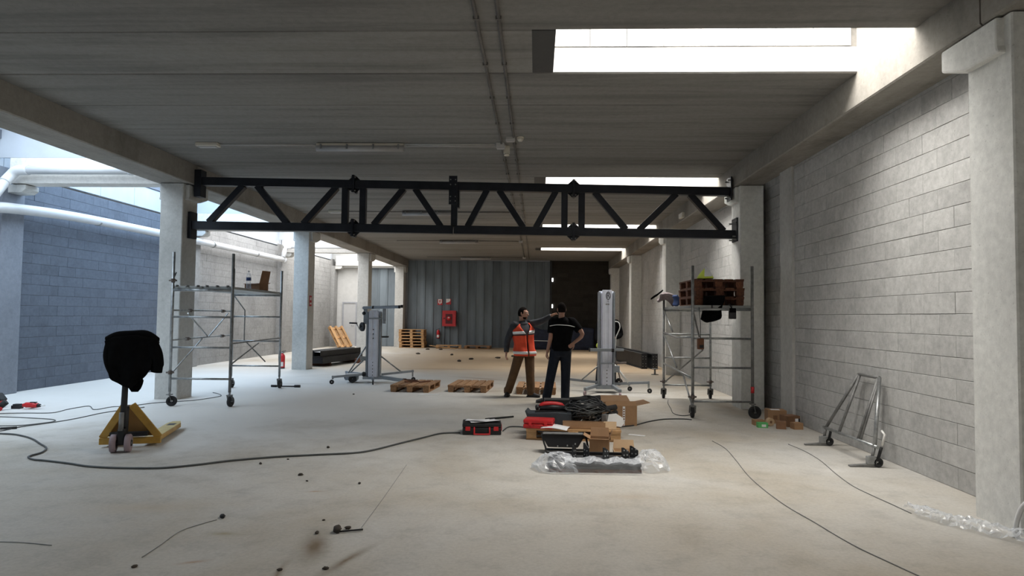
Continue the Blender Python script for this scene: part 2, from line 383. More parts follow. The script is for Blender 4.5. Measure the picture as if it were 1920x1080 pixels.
    rr = ramp(t, a.outputs['Fac'], [(.35, .62), (.65, .82)]); l.new(rr.outputs['Color'], p.inputs['Roughness']); p.inputs['Specular IOR Level'].default_value = .3
    bp = N(t, 'ShaderNodeBump', Strength=.12, Distance=.004); l.new(c.outputs['Fac'], bp.inputs['Height']); l.new(bp.outputs['Normal'], p.inputs['Normal'])
    return m
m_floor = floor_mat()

# ================================================================ STRUCTURE
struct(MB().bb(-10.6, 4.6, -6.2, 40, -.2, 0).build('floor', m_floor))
# ceiling: prestressed slabs laid across the hall, one row left short at each rooflight
ceil = bpy.data.objects.new('ceiling', None); C.objects.link(ceil); struct(ceil)
def slab_mesh(x0, x1):
    b = MB(); w_ = SLAB - .012
    b.prism([(0.01, 0), (w_ - .01, 0), (w_, .015), (w_, .29), (0, .29), (0, .015)], (x0, .006, 0), (0, 1, 0), (0, 0, 1), x1 - x0)
    return b.mesh('ceiling_slab', m_slab)
full = slab_mesh(LB1 - .3, RB0 + .02); short = slab_mesh(LB1 - .3, -.07); plate = MB().bb(-.07, SKYX0, .01, SLAB - .01, 0, .05).mesh('cover_plate', M('dark_cover', (.055, .055, .055), .6))
ends = slab_mesh(SKYX1, RB0 + .02)
for j in range(-11, 24):
    y = SKY0 + SLAB * j
    if j % 6 == 0:
        inst('slab', short, ceil, (0, y, ZC)); inst('cover_plate', plate, ceil, (0, y, ZC + .0))
    else: inst('slab', full, ceil, (0, y, ZC + random.uniform(-.004, .004)))
# rooflight wells: block walls above the slabs, daylight enters at the top
wellblock = {}
for k in (-1, 0, 1, 2, 3):
    y0 = SKY0 + PER * k; y1 = y0 + SLAB
    wl = MB(); wl.bb(SKYX0, SKYX1 + .1, y1 + .01, y1 + .2, ZC + .29, 5.5); wl.bb(SKYX0, SKYX1 + .1, y0 - .2, y0 - .01, ZC + .29, 5.5)
    wl.bb(SKYX1 + .06, SKYX1 + .3, y0 - .2, y1 + .2, ZC, 5.5); wl.bb(SKYX0 - .23, SKYX0 - .03, y0 - .2, y1 + .2, ZC + .29, 5.5); wl.bb(SKYX0 - .3, SKYX1 + .4, y0 - .3, y1 + .3, 5.5, 5.6)
    wo = struct(wl.build('wall_rooflight', m_mortar))
    me = MB().bb(.004, .404, -.012, 0, .004, .198).mesh('block', m_up)
    MB().bb(SKYX0, SKYX1, y1 - .001, y1 + .0055, ZC + .012, ZC + .285).build('glare_strip', m_up, wo); MB().bb(SKYX0, SKYX1, y0 + .0005, y0 + .006, ZC + .02, ZC + .285).build('glare_strip', m_up, wo)  # white strips added over the slab edges, painting in their overexposed glare
    for r in range(5):
        for q in range(9):
            x = SKYX0 + (q - (r % 2) * .5) * .41
            if x < SKYX0 - .02 or x + .4 > SKYX1 + .2: continue
            inst('block', me, wo, (x, y1 + .01, ZC + .30 + r * .205))
# beams
def beam(x0, x1, y0, y1):
    b = MB(); b.prism([(x0 + .015, ZB), (x1 - .015, ZB), (x1, ZB + .015), (x1, ZC + .6), (x0, ZC + .6), (x0, ZB + .015)], (0, y1, 0), (1, 0, 0), (0, 0, 1), y1 - y0)
    return struct(b.build('beam', m_beam))
for i in range(-1, 5):
    a = GY[i] + DEP / 2 + .01 if i >= 0 else -6.2
    e = GY[i + 1] + DEP / 2 - .01
    beam(LB0, LB1, a, e); beam(RB0, RB1, a, e)
beam(LB0, LB1, GY[5] + DEP / 2 + .01, 32.6); beam(RB0, RB1, GY[5] + DEP / 2 + .01, 39)
# columns with a corbelled head
def column(x0, x1, y, side):
    c = MB(); ch = .012
    c.prism([(x0 + ch, y), (x1 - ch, y), (x1, y + ch), (x1, y + DEP - ch), (x1 - ch, y + DEP), (x0 + ch, y + DEP), (x0, y + DEP - ch), (x0, y + ch)], (0, 0, 0), (1, 0, 0), (0, 1, 0), ZB - .012)
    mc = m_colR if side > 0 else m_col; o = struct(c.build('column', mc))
    k = MB(); e = .07 if side < 0 else .1
    lo, hi = (x0 - e, x1 + e) if side < 0 else (x0 - .06, x1)
    k.prism([(y + .06, ZB - .30), (y + DEP - .06, ZB - .30), (y + DEP + .02, ZB - .28), (y + DEP + .26, ZB - .2), (y + DEP + .26, ZB - .014), (y + .08, ZB - .014), (y + .08, ZB - .24)], (lo, 0, 0), (0, 1, 0), (0, 0, 1), hi - lo)
    k.build('corbel', mc, o, bevel=.02)
    return o
for y in GY[1:]:
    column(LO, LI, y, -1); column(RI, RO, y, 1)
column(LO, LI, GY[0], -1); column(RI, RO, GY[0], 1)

# block walls -----------------------------------------------------
def block_wall(name, x, nx, y0, y1, z0, z1, bl, bh, mat, single=True, th=.2, skip=None):
    """wall in the plane x = const, its face towards nx"""
    w_ = MB(); w_.bb(min(x, x - nx * th), max(x, x - nx * th), y0, y1, z0, z1); o = struct(w_.build(name, m_mortar))
    g = .004; t = .009
    cache = {}; joined = MB()
    rows = int(math.ceil((z1 - z0) / bh))
    for r in range(rows):
        zz = z0 + r * bh; hh = min(bh, z1 - zz)
        y = y0 - (bl / 2 if r % 2 else 0)
        while y < y1 - .01:
            a = max(y, y0); b = min(y + bl, y1); y += bl
            if b - a < .05: continue
            key = (round(b - a, 3), round(hh, 3)); out = t + random.uniform(-.0025, .003)
            if single:
                if key not in cache:
                    q = MB(); L = b - a - .0015; H = hh - g; ch = .003
                    vs = [(0, 0, 0), (0, L, 0), (0, L, H), (0, 0, H), (nx * t * .7, 0, 0), (nx * t * .7, L, 0), (nx * t * .7, L, H), (nx * t * .7, 0, H), (nx * t, ch, ch), (nx * t, L - ch, ch), (nx * t, L - ch, H - ch), (nx * t, ch, H - ch)]
                    q.add(vs, [(0, 1, 5, 4), (1, 2, 6, 5), (2, 3, 7, 6), (3, 0, 4, 7), (4, 5, 9, 8), (5, 6, 10, 9), (6, 7, 11, 10), (7, 4, 8, 11), (8, 9, 10, 11), (3, 2, 1, 0)])
                    cache[key] = q.mesh('block', mat)
                inst('block', cache[key], o, (x + nx * (out - t), a + .0007, zz + g / 2))
            else:
                joined.bb(min(x, x + nx * out), max(x, x + nx * out), a + g / 2, b - g / 2, zz + g / 2, zz + hh - g / 2)
    if not single:
        j = joined.build('blocks', mat, o); j['kind'] = 'stuff'
    return o
BH = .2045
block_wall('wall_right', XRW, -1, GY[1] + .35, 10.28, 0, ZB + .2, .5, BH, m_block)
struct(MB().bb(XRW - .05, XRW + .3, 10.28, 10.78, 0, ZB + .1).build('column', m_col, bevel=.01))
block_wall('wall_right', XRW + .16, -1, 10.78, GY[2] + .3, 0, ZB + .2, .5, BH, m_block)
block_wall('wall_right', XRW, -1, GY[2] + .3, GY[3] + .3, 0, ZB + .2, .5, BH, m_block, False)
block_wall('wall_right', XRW, -1, GY[3] + .3, 39.5, 0, ZB + .2, .5, BH, m_block, False)
block_wall('wall_right', XRW, -1, -6.0, GY[1] + .35, 0, ZB + .2, .5, BH, m_block, False)
ZW = 4.16
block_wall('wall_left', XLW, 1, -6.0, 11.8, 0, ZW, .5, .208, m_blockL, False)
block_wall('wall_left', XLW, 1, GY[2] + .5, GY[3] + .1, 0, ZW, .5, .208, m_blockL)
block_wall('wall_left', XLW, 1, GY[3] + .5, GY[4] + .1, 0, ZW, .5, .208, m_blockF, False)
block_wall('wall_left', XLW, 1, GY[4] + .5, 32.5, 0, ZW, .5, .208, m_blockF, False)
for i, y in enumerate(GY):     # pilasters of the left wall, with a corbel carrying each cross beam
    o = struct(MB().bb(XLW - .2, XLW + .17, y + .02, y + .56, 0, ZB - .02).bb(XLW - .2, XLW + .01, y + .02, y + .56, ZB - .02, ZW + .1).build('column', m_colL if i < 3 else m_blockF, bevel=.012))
    MB().prism([(XLW + .16, ZB - .17), (XLW + .42, ZB - .16), (XLW + .5, ZB - .10), (XLW + .5, ZB - .015), (XLW + .16, ZB - .015)], (0, y + .48, 0), (1, 0, 0), (0, 0, 1), .34).build('corbel', m_col, o, bevel=.01)
    bm_ = MB(); bm_.bb(XLW + .2, LB0 - .005, y + .12, y + .46, ZB - .0, ZB + .48); struct(bm_.build('beam', m_cross, bevel=.01))
# upstands and glazing frame of the long rooflights in the left bay
for i in range(5):
    ya, yb = GY[i] + .46, GY[i + 1] + .12
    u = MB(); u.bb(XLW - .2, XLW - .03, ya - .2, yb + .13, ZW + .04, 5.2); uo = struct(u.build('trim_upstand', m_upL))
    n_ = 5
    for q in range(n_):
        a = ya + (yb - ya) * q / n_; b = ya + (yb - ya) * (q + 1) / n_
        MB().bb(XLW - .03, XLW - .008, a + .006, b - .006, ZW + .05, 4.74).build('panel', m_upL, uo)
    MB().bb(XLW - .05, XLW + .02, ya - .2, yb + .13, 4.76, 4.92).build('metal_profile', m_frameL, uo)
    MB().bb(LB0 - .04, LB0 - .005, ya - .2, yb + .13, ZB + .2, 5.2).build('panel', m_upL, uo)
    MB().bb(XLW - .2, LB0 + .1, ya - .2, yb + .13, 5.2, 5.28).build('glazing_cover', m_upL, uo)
    if i: MB().bb(XLW - .2, LB0 + .1, ya - .34, ya - .30, ZB + .48, 5.2).build('panel', m_upL, uo)

# far end: sheet wall, dark block wall, door of the left bay
YB = 32.42
wb = struct(MB().bb(-6.6, .74, YB + .03, YB + .2, 0, ZC + .2).build('wall_back', m_frame))
pw = (.74 + 6.34) / 17
pm = MB(); prof = [(0, -.03), (.03, -.03), (.055, 0), (pw * .5, .012), (pw - .05, 0), (pw - .03, -.028), (pw - .004, -.028)]
pr = [(a, b) for a, b in prof] + [(pw - .004, .02), (0, .02)]
pm.prism(pr, (0, 0, 0), (1, 0, 0), (0, 1, 0), 4.22); pmesh = pm.mesh('sheet_panel', m_sheet)
for q in range(17): inst('sheet_panel', pmesh, wb, (-6.34 + q * pw, YB + random.uniform(-.004, .004), .02))
wl_ = struct(MB().bb(XLW - .2, -6.5, YB + .03, YB + .2, 0, 5.2).build('wall_back', M('pale_render', (.55, .545, .53), .8, var=.06)))
for q in range(4): inst('sheet_panel', pmesh, wl_, (-8.2 + q * pw, YB, .02))
MB().bb(-9.7, -6.9, YB - .25, YB + .04, 3.85, 4.3).build('lintel', m_up, wl_)
dr = struct(MB().bb(-9.5, -8.9, YB - .03, YB + .02, 0, 2.1).build('door_1', m_door))
MB().bb(-9.56, -9.5, YB - .06, YB + .02, 0, 2.16).bb(-8.9, -8.84, YB - .06, YB + .02, 0, 2.16).bb(-9.5, -8.9, YB - .06, YB + .02, 2.1, 2.16).build('door_frame', m_frame, dr)
MB().tube([(-8.98, YB - .03, 1.0), (-8.98, YB - .08, 1.0), (-9.1, YB - .08, 1.0)], .012, 8).build('handle', m_galv, dr)
# dark block wall right of the sheets, drawn in x
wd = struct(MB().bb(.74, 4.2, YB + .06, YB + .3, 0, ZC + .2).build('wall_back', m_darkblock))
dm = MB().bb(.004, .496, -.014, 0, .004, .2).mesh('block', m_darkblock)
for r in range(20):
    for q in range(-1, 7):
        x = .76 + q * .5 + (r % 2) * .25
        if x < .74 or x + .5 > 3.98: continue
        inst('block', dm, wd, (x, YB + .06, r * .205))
struct(MB().bb(.64, .74, YB - .06, YB + .1, 0, ZC).build('trim_1', m_darksteel))
for k, z in ((1, 1.98), (2, 3.27)):
    struct(MB().bb(.74, .80, YB + .0, YB + .06, z, z + .17).build('window_%d' % k, m_led))
struct(MB().bb(-10.3, 4.4, -6.3, -6.1, 0, 5.2).build('wall_front', m_block))
struct(MB().bb(LB0, 4.5, -6.3, 40, 5.62, 5.7).build('roof', m_mortar))

# ================================================================ TRUSS
def zt(x): return 3.995 - .0155 * (x + 6.25)
def zl(x): return 3.175 - .0107 * (x + 6.28)
YT = 12.0
tr = thing('roof_truss', 'dark steel lattice girder spanning the hall just below the ceiling', 'truss', (0, YT, 0))
CH = .15
def seg(zf, x0, x1, name):
    b = MB(); b.beam((x0, 0, zf(x0)), (x1, 0, zf(x1)), CH, CH); return b.build(name, m_truss, tr, bevel=.006)
for (a, b) in ((-6.28, -3.39), (-3.35, -1.535), (-1.515, .635), (.675, 3.44)): seg(zt, a, b, 'top_chord')
for (a, b) in ((-6.40, -3.39), (-3.35, -1.535), (-1.515, .635), (.675, 3.54)): seg(zl, a, b, 'bottom_chord')
for (xb, xt) in ((-6.07, -5.44), (-4.60, -5.18), (-4.30, -3.70), (-3.00, -2.45), (-1.76, -2.24), (-1.27, -.92), (-.25, -.70), (-.03, .33), (1.60, 1.03), (1.84, 2.50), (3.34, 2.74)):
    MB().beam((xb, 0, zl(xb) + .06), (xt, 0, zt(xt) - .06), .11, .115, (0, 1, 0)).build('diagonal', m_truss, tr, bevel=.005)
for x in (-3.53, -3.20, -1.515, .49, .80):
    MB().beam((x, 0, zl(x) + .06), (x, 0, zt(x) - .06), .115, .115, (0, 1, 0)).build('upright', m_truss, tr, bevel=.005)
boltx = MB().cyl((-.045, 0, 0), (.045, 0, 0), .014, 6).mesh('bolt', m_galvd); bolty = MB().cyl((0, -.112, 0), (0, -.09, 0), .013, 6).mesh('bolt', m_galvd)
for x in (-3.37, .655):
    for zf in (zt, zl):
        z = zf(x); b = MB()
        for s in (-1, 1):
            b.bb(x + s * .012 - .010, x + s * .012 + .010, -.11, .11, z - .16, z + .16)
            for u in (-1, 1):
                b.prism([(0, 0), (s * .10, 0), (0, u * .09)] if s * u > 0 else [(0, 0), (0, u * .09), (s * .10, 0)], (x + s * .02, .006, z + u * .074), (1, 0, 0), (0, 0, 1), .012)
        f_ = b.build('splice_flange', m_truss, tr)
        for u in (-1, 1):
            for yy in (-.08, .08): inst('bolt', boltx, f_, (x, yy, z + u * .125))
b = MB(); x = -1.525; b.bb(x - .085, x + .065, -.10, -.076, 3.58, 4.10); b.bb(x + .02, x + .10, -.05, .1, 3.53, 4.0)
sp = b.build('splice_plate', m_truss, tr)
for zz in (3.64, 3.72, 3.94, 4.03):
    for xx in (-.055, .035): inst('bolt', bolty, sp, (x + xx, 0, zz))
b = MB(); b.bb(-6.325, -6.20, -.10, .10, 3.70, 4.20); b.build('end_plate', m_truss, tr)
b = MB(); b.bb(-6.427, -6.36, -.10, .12, 2.93, 3.42); b.build('end_plate', m_truss, tr)
b = MB(); b.bb(3.44, 3.465, -.13, .13, 3.68, 4.10); e_ = b.build('end_plate', m_truss, tr)
for zz in (3.74, 4.04):
    for yy in (-.09, .09): inst('bolt', boltx, e_, (3.445, yy, zz))
b = MB(); b.bb(3.535, 3.557, -.15, .15, 2.94, 3.36); e_ = b.build('end_plate', m_truss, tr)
for zz in (2.98, 3.03, 3.28):
    for yy in (-.11, .11): inst('bolt', boltx, e_, (3.52, yy, zz))

# ================================================================ SERVICES ON CEILING AND WALLS
for (x, lab) in ((-.575, 'left of the two dirty conduits running lengthwise along the ceiling'), (-.37, 'right of the two dirty conduits running lengthwise along the ceiling')):
    b = MB(); b.tube([(x, -5, ZC - .018), (x, 31.3, ZC - .018)], .017, 8)
    o = tag(b.build('ceiling_conduit', m_cond), lab, 'conduit')
    cl = MB().bb(-.028, .028, -.012, .012, -.03, .0).mesh('clip', m_cond)
    for q in range(14): inst('clip', cl, o, (x, 5.9 + q * 1.1, ZC - .007))
lamps = [(10.36, 'fluorescent batten lamp on the ceiling in front of the truss'), (17.15, 'second fluorescent batten lamp counting from the camera, behind the truss'), (23.85, 'third fluorescent batten lamp counting from the camera'), (30.6, 'fluorescent batten lamp farthest away, near the sheet wall')]
for i, (y, lab) in enumerate(lamps):
    t = thing('fluorescent_lamp', lab, 'ceiling lamp', (-2.83, y, ZC), 0, 'batten lamps on the ceiling')
    t.location.z = ZC - .008
    MB().bb(-.7, .7, -.045, .045, -.05, 0).build('housing', m_cream if i == 0 else m_cond, t, bevel=.006)
    MB().tube([(-.70, -.01, -.075), (.70, -.01, -.075)], .052, 12).build('diffuser', m_lamp, t)
    cp = MB().bb(-.012, .012, -.066, .05, -.10, -.02).mesh('clip', m_galv)
    for x in (-.62, -.2, .22, .62): inst('clip', cp, t, (x, 0, 0))
    for (xa, xb, oy) in ((-2.1, -.68, -.04), (-2.1, -.68, .05), (-5.1, -3.55, 0)):
        MB().tube([(xa + 2.83, oy, -.02), (xb + 2.83, oy, -.02)], .011, 8).build('conduit', m_condl if i == 0 else m_cond, t)
    if i < 2:
        t = thing('emergency_light', 'small flat emergency light on the ceiling, ' + ['nearest one before the truss', 'one seen through the truss'][i], 'emergency light', (-5.3, y, ZC))
        MB().bb(-.18, .18, -.07, .07, -.06, 0).build('housing', m_cream, t, bevel=.01)
        MB().bb(-.15, .15, -.05, .05, -.075, -.055).build('diffuser', m_lamp, t, bevel=.01)
    t = thing('junction_box', 'grey junction box on the left ceiling conduit, ' + ['nearest lamp row', 'second lamp row', 'third lamp row', 'farthest lamp row'][i], 'junction box', (-.59, y, ZC))
    MB().bb(-.07, .07, -.08, .08, -.07, 0).build('housing', m_condl, t, bevel=.008); MB().bb(-.06, .06, -.07, .07, -.082, -.068).build('lid', m_lamp, t)
t = thing('junction_box', 'grey junction box on the right ceiling conduit beside the round detector', 'junction box', (-.42, 9.98, ZC))
MB().bb(-.07, .07, -.06, .06, -.06, 0).build('housing', m_condl, t, bevel=.008); MB().bb(-.06, .06, -.05, .05, -.07, -.058).build('lid', m_lamp, t)
t = thing('smoke_detector', 'round cream smoke detector on the ceiling beside the conduits', 'smoke detector', (-.27, 9.98, ZC))
MB().lathe((0, 0, 0), [(.055, 0), (.055, -.02), (.045, -.022)], 16).build('base', m_cream, t); MB().lathe((0, 0, 0), [(.045, -.02), (.05, -.04), (.03, -.065)], 16).build('sensor_head', m_cream, t)
t = thing('siren', 'small cream sounder box below the left ceiling conduit', 'siren', (-.50, 10.5, ZC))
MB().bb(-.05, .05, -.04, .04, -.13, 0).build('housing', m_cream, t, bevel=.01); MB().lathe((0, -.0, -.13), [(.035, 0), (.045, -.03)], 12).build('horn', m_cream, t)
t = thing('emergency_light', 'white emergency light on the right beam, seen through the truss', 'emergency light', (RB0, 16.0, 4.02))
MB().bb(-.06, 0, -.17, .17, -.06, .07).build('housing', m_cream, t, bevel=.01); MB().bb(-.075, -.055, -.15, .15, -.045, .055).build('diffuser', m_white, t)
t = thing('bulkhead_lamp', 'round white lamp on the head of the nearest right column', 'lamp', (3.78, 5.045, 3.83))
MB().cyl((0, 0, 0), (0, -.05, 0), .05, 16).build('base', m_cond, t); MB().ball((-.01, -.07, 0), (.055, .05, .05)).build('shade', m_white, t)
# PVC pipes of the left bay
t = thing('drain_pipe', 'grey plastic drain pipework along the left block wall and its cross beams', 'pipe', (-9.68, 11.7, 3.5))
def pip(name, pts, r): return MB().tube([Vector(p) - Vector((-9.68, 11.7, 3.5)) for p in pts], r, 16).build(name, m_pvc, t)
pip('wall_pipe', spline([(-9.62, 11.2, 3.36), (-9.66, 11.9, 3.45), (-9.68, 14, 3.55), (-9.7, 18.8, 3.60), (-9.7, 25.0, 3.62)], 6), .098)
clm = MB().tube([(0, -.03, 0), (0, .03, 0)], .106, 16).mesh('pipe_clip', m_galv)
for y, z in ((14.2, 3.553), (19.4, 3.602), (22.5, 3.612)): inst('pipe_clip', clm, t, (-.01, y - 11.7, z - 3.5))
pip('end_cap', [(-9.7, 24.95, 3.62), (-9.7, 25.08, 3.62)], .112)
pip('cross_pipe', [(-7.0, 11.68, 4.13), (-9.35, 11.68, 4.13)], .078)
pip('elbow', spline([(-9.3, 11.68, 4.13), (-9.52, 11.68, 4.12), (-9.62, 11.66, 4.02), (-9.64, 11.55, 3.88)], 5), .092)
pip('branch', [(-9.64, 11.57, 3.90), (-9.64, 11.2, 3.44)], .085)
pip('coupling', [(-7.42, 11.68, 4.13), (-7.36, 11.68, 4.13)], .088)
pip('cross_pipe', [(-7.0, 25.0, 4.13), (-9.5, 25.0, 4.13)], .08)
pip('elbow', [(-9.4, 25.0, 4.13), (-9.6, 25.0, 4.1), (-9.66, 24.98, 3.95), (-9.68, 24.9, 3.70)], .09)

# ================================================================ PEOPLE
def fz(o, vox, it=3, fac=.5):
    r = o.modifiers.new('one_surface', 'REMESH'); r.mode = 'VOXEL'; r.voxel_size = vox; r.use_smooth_shade = True
    s_ = o.modifiers.new('smooth', 'SMOOTH'); s_.factor = fac; s_.iterations = it
    return o
def hand(b, wrist, elbow, palm_n, curl=.5, thumb_side=1, scale=1.0, point=False):
    """palm, four fingers and a thumb continuing the forearm"""
    w_ = Vector(wrist); d = (w_ - Vector(elbow)).normalized(); n = Vector(palm_n); n = (n - d * n.dot(d)).normalized(); sd = d.cross(n) * thumb_side
    L = .085 * scale
    pc = w_ + d * L
    b.tube([w_ - d * .02, w_ + d * .03 * scale, w_ + d * .06 * scale, pc], [.024 * scale, .034 * scale, .040 * scale, .036 * scale], 10, True, [.02 * scale, .018 * scale, .017 * scale, .013 * scale], side=sd)
    for i, (off, ln) in enumerate(((.030, .072), (.010, .080), (-.011, .074), (-.030, .058))):
        cu = .15 if (point and i == 0) else curl
        p = pc + sd * off * scale - d * .012; pts = [p]; a = 0
        for sgm in (.45, .32, .26):
            a += cu * .75
            p = p + (d * math.cos(a) + n * math.sin(a)) * (ln * sgm * scale); pts.append(p)
        b.tube(pts, [.0105 * scale, .0098 * scale, .009 * scale, .0078 * scale], 8, side=sd)
    p = w_ + d * .03 * scale + sd * .028 * scale
    b.tube([p, p + (d * .6 + sd * .65 + n * .25) * .035 * scale, p + (d * 1.25 + sd * .95 + n * .6) * .045 * scale, p + (d * 1.9 + sd * 1.0 + n * .9) * .046 * scale], [.0145 * scale, .0135 * scale, .0115 * scale, .0095 * scale], 8)
def person(name, label, base, J, heads, look):
    """J joint positions, metres from base.  look = colours, hair and garment choices"""
    t = thing(name, label, 'person', base)
    V = {k: Vector(v) for k, v in J.items()}
    hips = (V['lhip'] - V['rhip']).normalized(); sh = (V['lsh'] - V['rsh']).normalized()
    pel = (V['lhip'] + V['rhip']) / 2; shc = (V['lsh'] + V['rsh']) / 2; nk = V['neck']
    def lerp(a, b_, q): return a + (b_ - a) * q
    tor = [lerp(pel, shc, q) for q in (-.10, .06, .22, .42, .62, .82, .96)] + [lerp(shc, nk, .75)]
    sdv = [hips, hips] + [hips.lerp(sh, q).normalized() for q in (.2, .45, .7, .9, 1.0)] + [sh]
    RX_ = [.150, .172, .162, .160, .178, .192, .165, .075]; RY_ = [.105, .128, .118, .110, .120, .118, .095, .065]
    def torso(b, g=0.0, i0=0, i1=8, fx=1.0):
        n = 20; vs = []
        ids = list(range(i0, i1))
        up = (shc - pel).normalized()
        for i in ids:
            a = sdv[i]; f = a.cross(Vector((0, 0, 1))).normalized()
            for j in range(n):
                q = 2 * PI * j / n
                vs.append(tor[i] + a * math.cos(q) * (RX_[i] * fx + g) + f * math.sin(q) * (RY_[i] + g))
        k = len(ids)
        fs = [(i * n + j, i * n + (j + 1) % n, (i + 1) * n + (j + 1) % n, (i + 1) * n + j) for i in range(k - 1) for j in range(n)]
        fs += [list(range(n))[::-1], [(k - 1) * n + j for j in range(n)]]
        b.add(vs, fs, True)
    def limb(b, pts, rs, g=0.0):
        b.tube(spline(pts, 4) if len(pts) > 2 else pts, None or [r + g for r in (interp(rs, (len(pts) - 1) * 4 + 1) if len(pts) > 2 else rs)], 12)
    def interp(rs, n):
        out = []
        for i in range(n):
            q = i / (n - 1) * (len(rs) - 1); a = min(int(q), len(rs) - 2); out.append(rs[a] + (rs[a + 1] - rs[a]) * (q - a))
        return out
    # ---- body: one continuous surface
    b = MB(); torso(b, -.012)
    hf = Vector(heads['f']).normalized(); hr = hf.cross(Vector((0, 0, 1))).normalized(); hu = hr.cross(hf); hc = V['head']
    b.tube([nk - Vector((0, 0, .06)), nk + Vector((0, 0, .02)), hc - hu * .05], [.062, .055, .054], 12)
    def hd(d, g=1.0):
        x, y, z = d
        jaw = 1 - .20 * max(0, -z) ** 1.2 * (1 if y > -.2 else .6)
        back = 1.0 if y > 0 else 1.0 + .05 * max(0, z + .3)
        return hc + hr * (x * .076 * jaw * g) + hf * ((y * .098 * back + max(0, -z) * max(0, y) * .012) * g) + hu * (z * .120 * g)
    nu, nv = 20, 14; vs = []
    for j in range(nv + 1):
        ph = PI * j / nv
        for i in range(nu):
            th = 2 * PI * i / nu; vs.append(hd((math.sin(ph) * math.cos(th), math.sin(ph) * math.sin(th), math.cos(ph))))
    hfs = [(j * nu + i, (j + 1) * nu + i, (j + 1) * nu + (i + 1) % nu, j * nu + (i + 1) % nu) for j in range(nv) for i in range(nu)]
    b.add(vs, hfs, True)
    b.tube([hc + hf * .088 + hu * .022, hc + hf * .104 - hu * .004, hc + hf * .117 - hu * .026, hc + hf * .095 - hu * .034], [.010, .012, .016, .012], 8)   # nose
    b.tube([hc + hf * .088 + hr * -.045 + hu * .030, hc + hf * .099 + hu * .030, hc + hf * .088 + hr * .045 + hu * .030], .011, 8)                        # brow
    b.tube([hc + hf * .084 + hr * -.022 - hu * .062, hc + hf * .096 - hu * .062, hc + hf * .084 + hr * .022 - hu * .062], .010, 8)                       # lips
    b.tube([hc + hf * .072 - hu * .098, hc + hf * .088 - hu * .100], .017, 8)
    for sgn in (-1, 1):
        b.ball(hc + hr * .078 * sgn - hf * .004 - hu * .006, (.012, .02, .034), 10, 8)
    for sd_ in ('l', 'r'):
        limb(b, [V[sd_ + 'sh'], V[sd_ + 'el'], V[sd_ + 'wr']], [.052, .041, .027])
        hand(b, V[sd_ + 'wr'], V[sd_ + 'el'], J[sd_ + 'palm'], look.get('curl_' + sd_, .5), look.get('thumb_' + sd_, 1), 1.0, look.get('point') == sd_)
        limb(b, [V[sd_ + 'hip'], V[sd_ + 'kn'], V[sd_ + 'an']], [.088, .058, .042])
    fz(b.build('body', m_skin, t), .0075, 3, .4)
    # ---- face details and hair
    e = MB(); e.m = 0
    for sgn in (-1, 1): e.ball(hc + hr * .031 * sgn + hf * .090 + hu * .008, (.013, .010, .008), 10, 8)
    eo = e.build('eyes', m_white, t)
    e = MB()
    for sgn in (-1, 1): e.ball(hc + hr * .031 * sgn + hf * .0985 + hu * .008, (.0055, .004, .0055), 8, 6)
    e.build('pupils', m_hair, eo)
    h = MB(); vs = []
    for j in range(nv + 1):
        ph = PI * j / nv
        for i in range(nu):
            th = 2 * PI * i / nu; d = (math.sin(ph) * math.cos(th), math.sin(ph) * math.sin(th), math.cos(ph))
            x, y, z = d
            on = z > .52 - .0 if y > .45 else (z > -.05 if y > .05 and abs(x) > .5 else (z > -.55 if y <= .05 else z > .45))
            if look.get('beard') and y > .15 and -.97 < z < -.5: on = True
            vs.append(hd(d, (1.085 + .02 * noise.noise(Vector(d) * 5)) if on else .88))
    h.add(vs, hfs, True); ho = h.build('hair', m_hair, t)
    ss = ho.modifiers.new('soft', 'SUBSURF'); ss.levels = ss.render_levels = 1
    # ---- trousers
    g = MB(); torso(g, .016, 0, 3)
    for sd_ in ('l', 'r'):
        limb(g, [V[sd_ + 'hip'] + Vector((0, 0, .05)), V[sd_ + 'kn'], V[sd_ + 'an'] + Vector((0, 0, .0))], [.094, .072, .066], .014)
        a = V[sd_ + 'an']; g.tube([a + Vector((0, 0, .09)), a + Vector((0, -.005, .03)), a + Vector((0, 0, -.03))], [.074, .082, .074], 12)
    fz(g.build('trousers', look['trousers'], t), .011, 4, .5)
    if look.get('belt'):
        q = MB(); torso(q, .022, 1, 3); qo = None
    # ---- shirt
    g = MB(); torso(g, .018, 1, 8); g.tube([lerp(shc, nk, .1), nk - Vector((0, 0, .0))], [.12, .072], 14)
    for sd_ in ('l', 'r'):
        if look['sleeve'] == 'short':
            limb(g, [V[sd_ + 'sh'] + (shc - V[sd_ + 'sh']) * .25, V[sd_ + 'sh'], lerp(V[sd_ + 'sh'], V[sd_ + 'el'], .72)], [.085, .072, .062], .012)
        else:
            limb(g, [V[sd_ + 'sh'] + (shc - V[sd_ + 'sh']) * .25, V[sd_ + 'sh'], V[sd_ + 'el'], lerp(V[sd_ + 'el'], V[sd_ + 'wr'], .95)], [.078, .064, .052, .036], .012)
    fz(g.build('shirt', look['shirt'], t), .010, 4, .5)
    # ---- shoes
    for sd_ in ('l', 'r'):
        a = V[sd_ + 'an'].copy(); a.z = 0; d = Vector(J[sd_ + 'toe']).normalized(); sv = d.cross(Vector((0, 0, 1)))
        g = MB()
        g.tube([a - d * .075 + Vector((0, 0, .042)), a - d * .03 + Vector((0, 0, .055)), a + d * .05 + Vector((0, 0, .05)), a + d * .12 + Vector((0, 0, .038)), a + d * .175 + Vector((0, 0, .032)), a + d * .20 + Vector((0, 0, .028))], [.034, .042, .044, .046, .040, .022], 12, True, [.042, .055, .05, .036, .03, .02], side=sv)
        g.tube([a + Vector((0, 0, .05)), a + Vector((0, 0, .12))], [.047, .05], 12)
        so = fz(g.build('shoe', look['shoe'], t), .008, 3, .5)
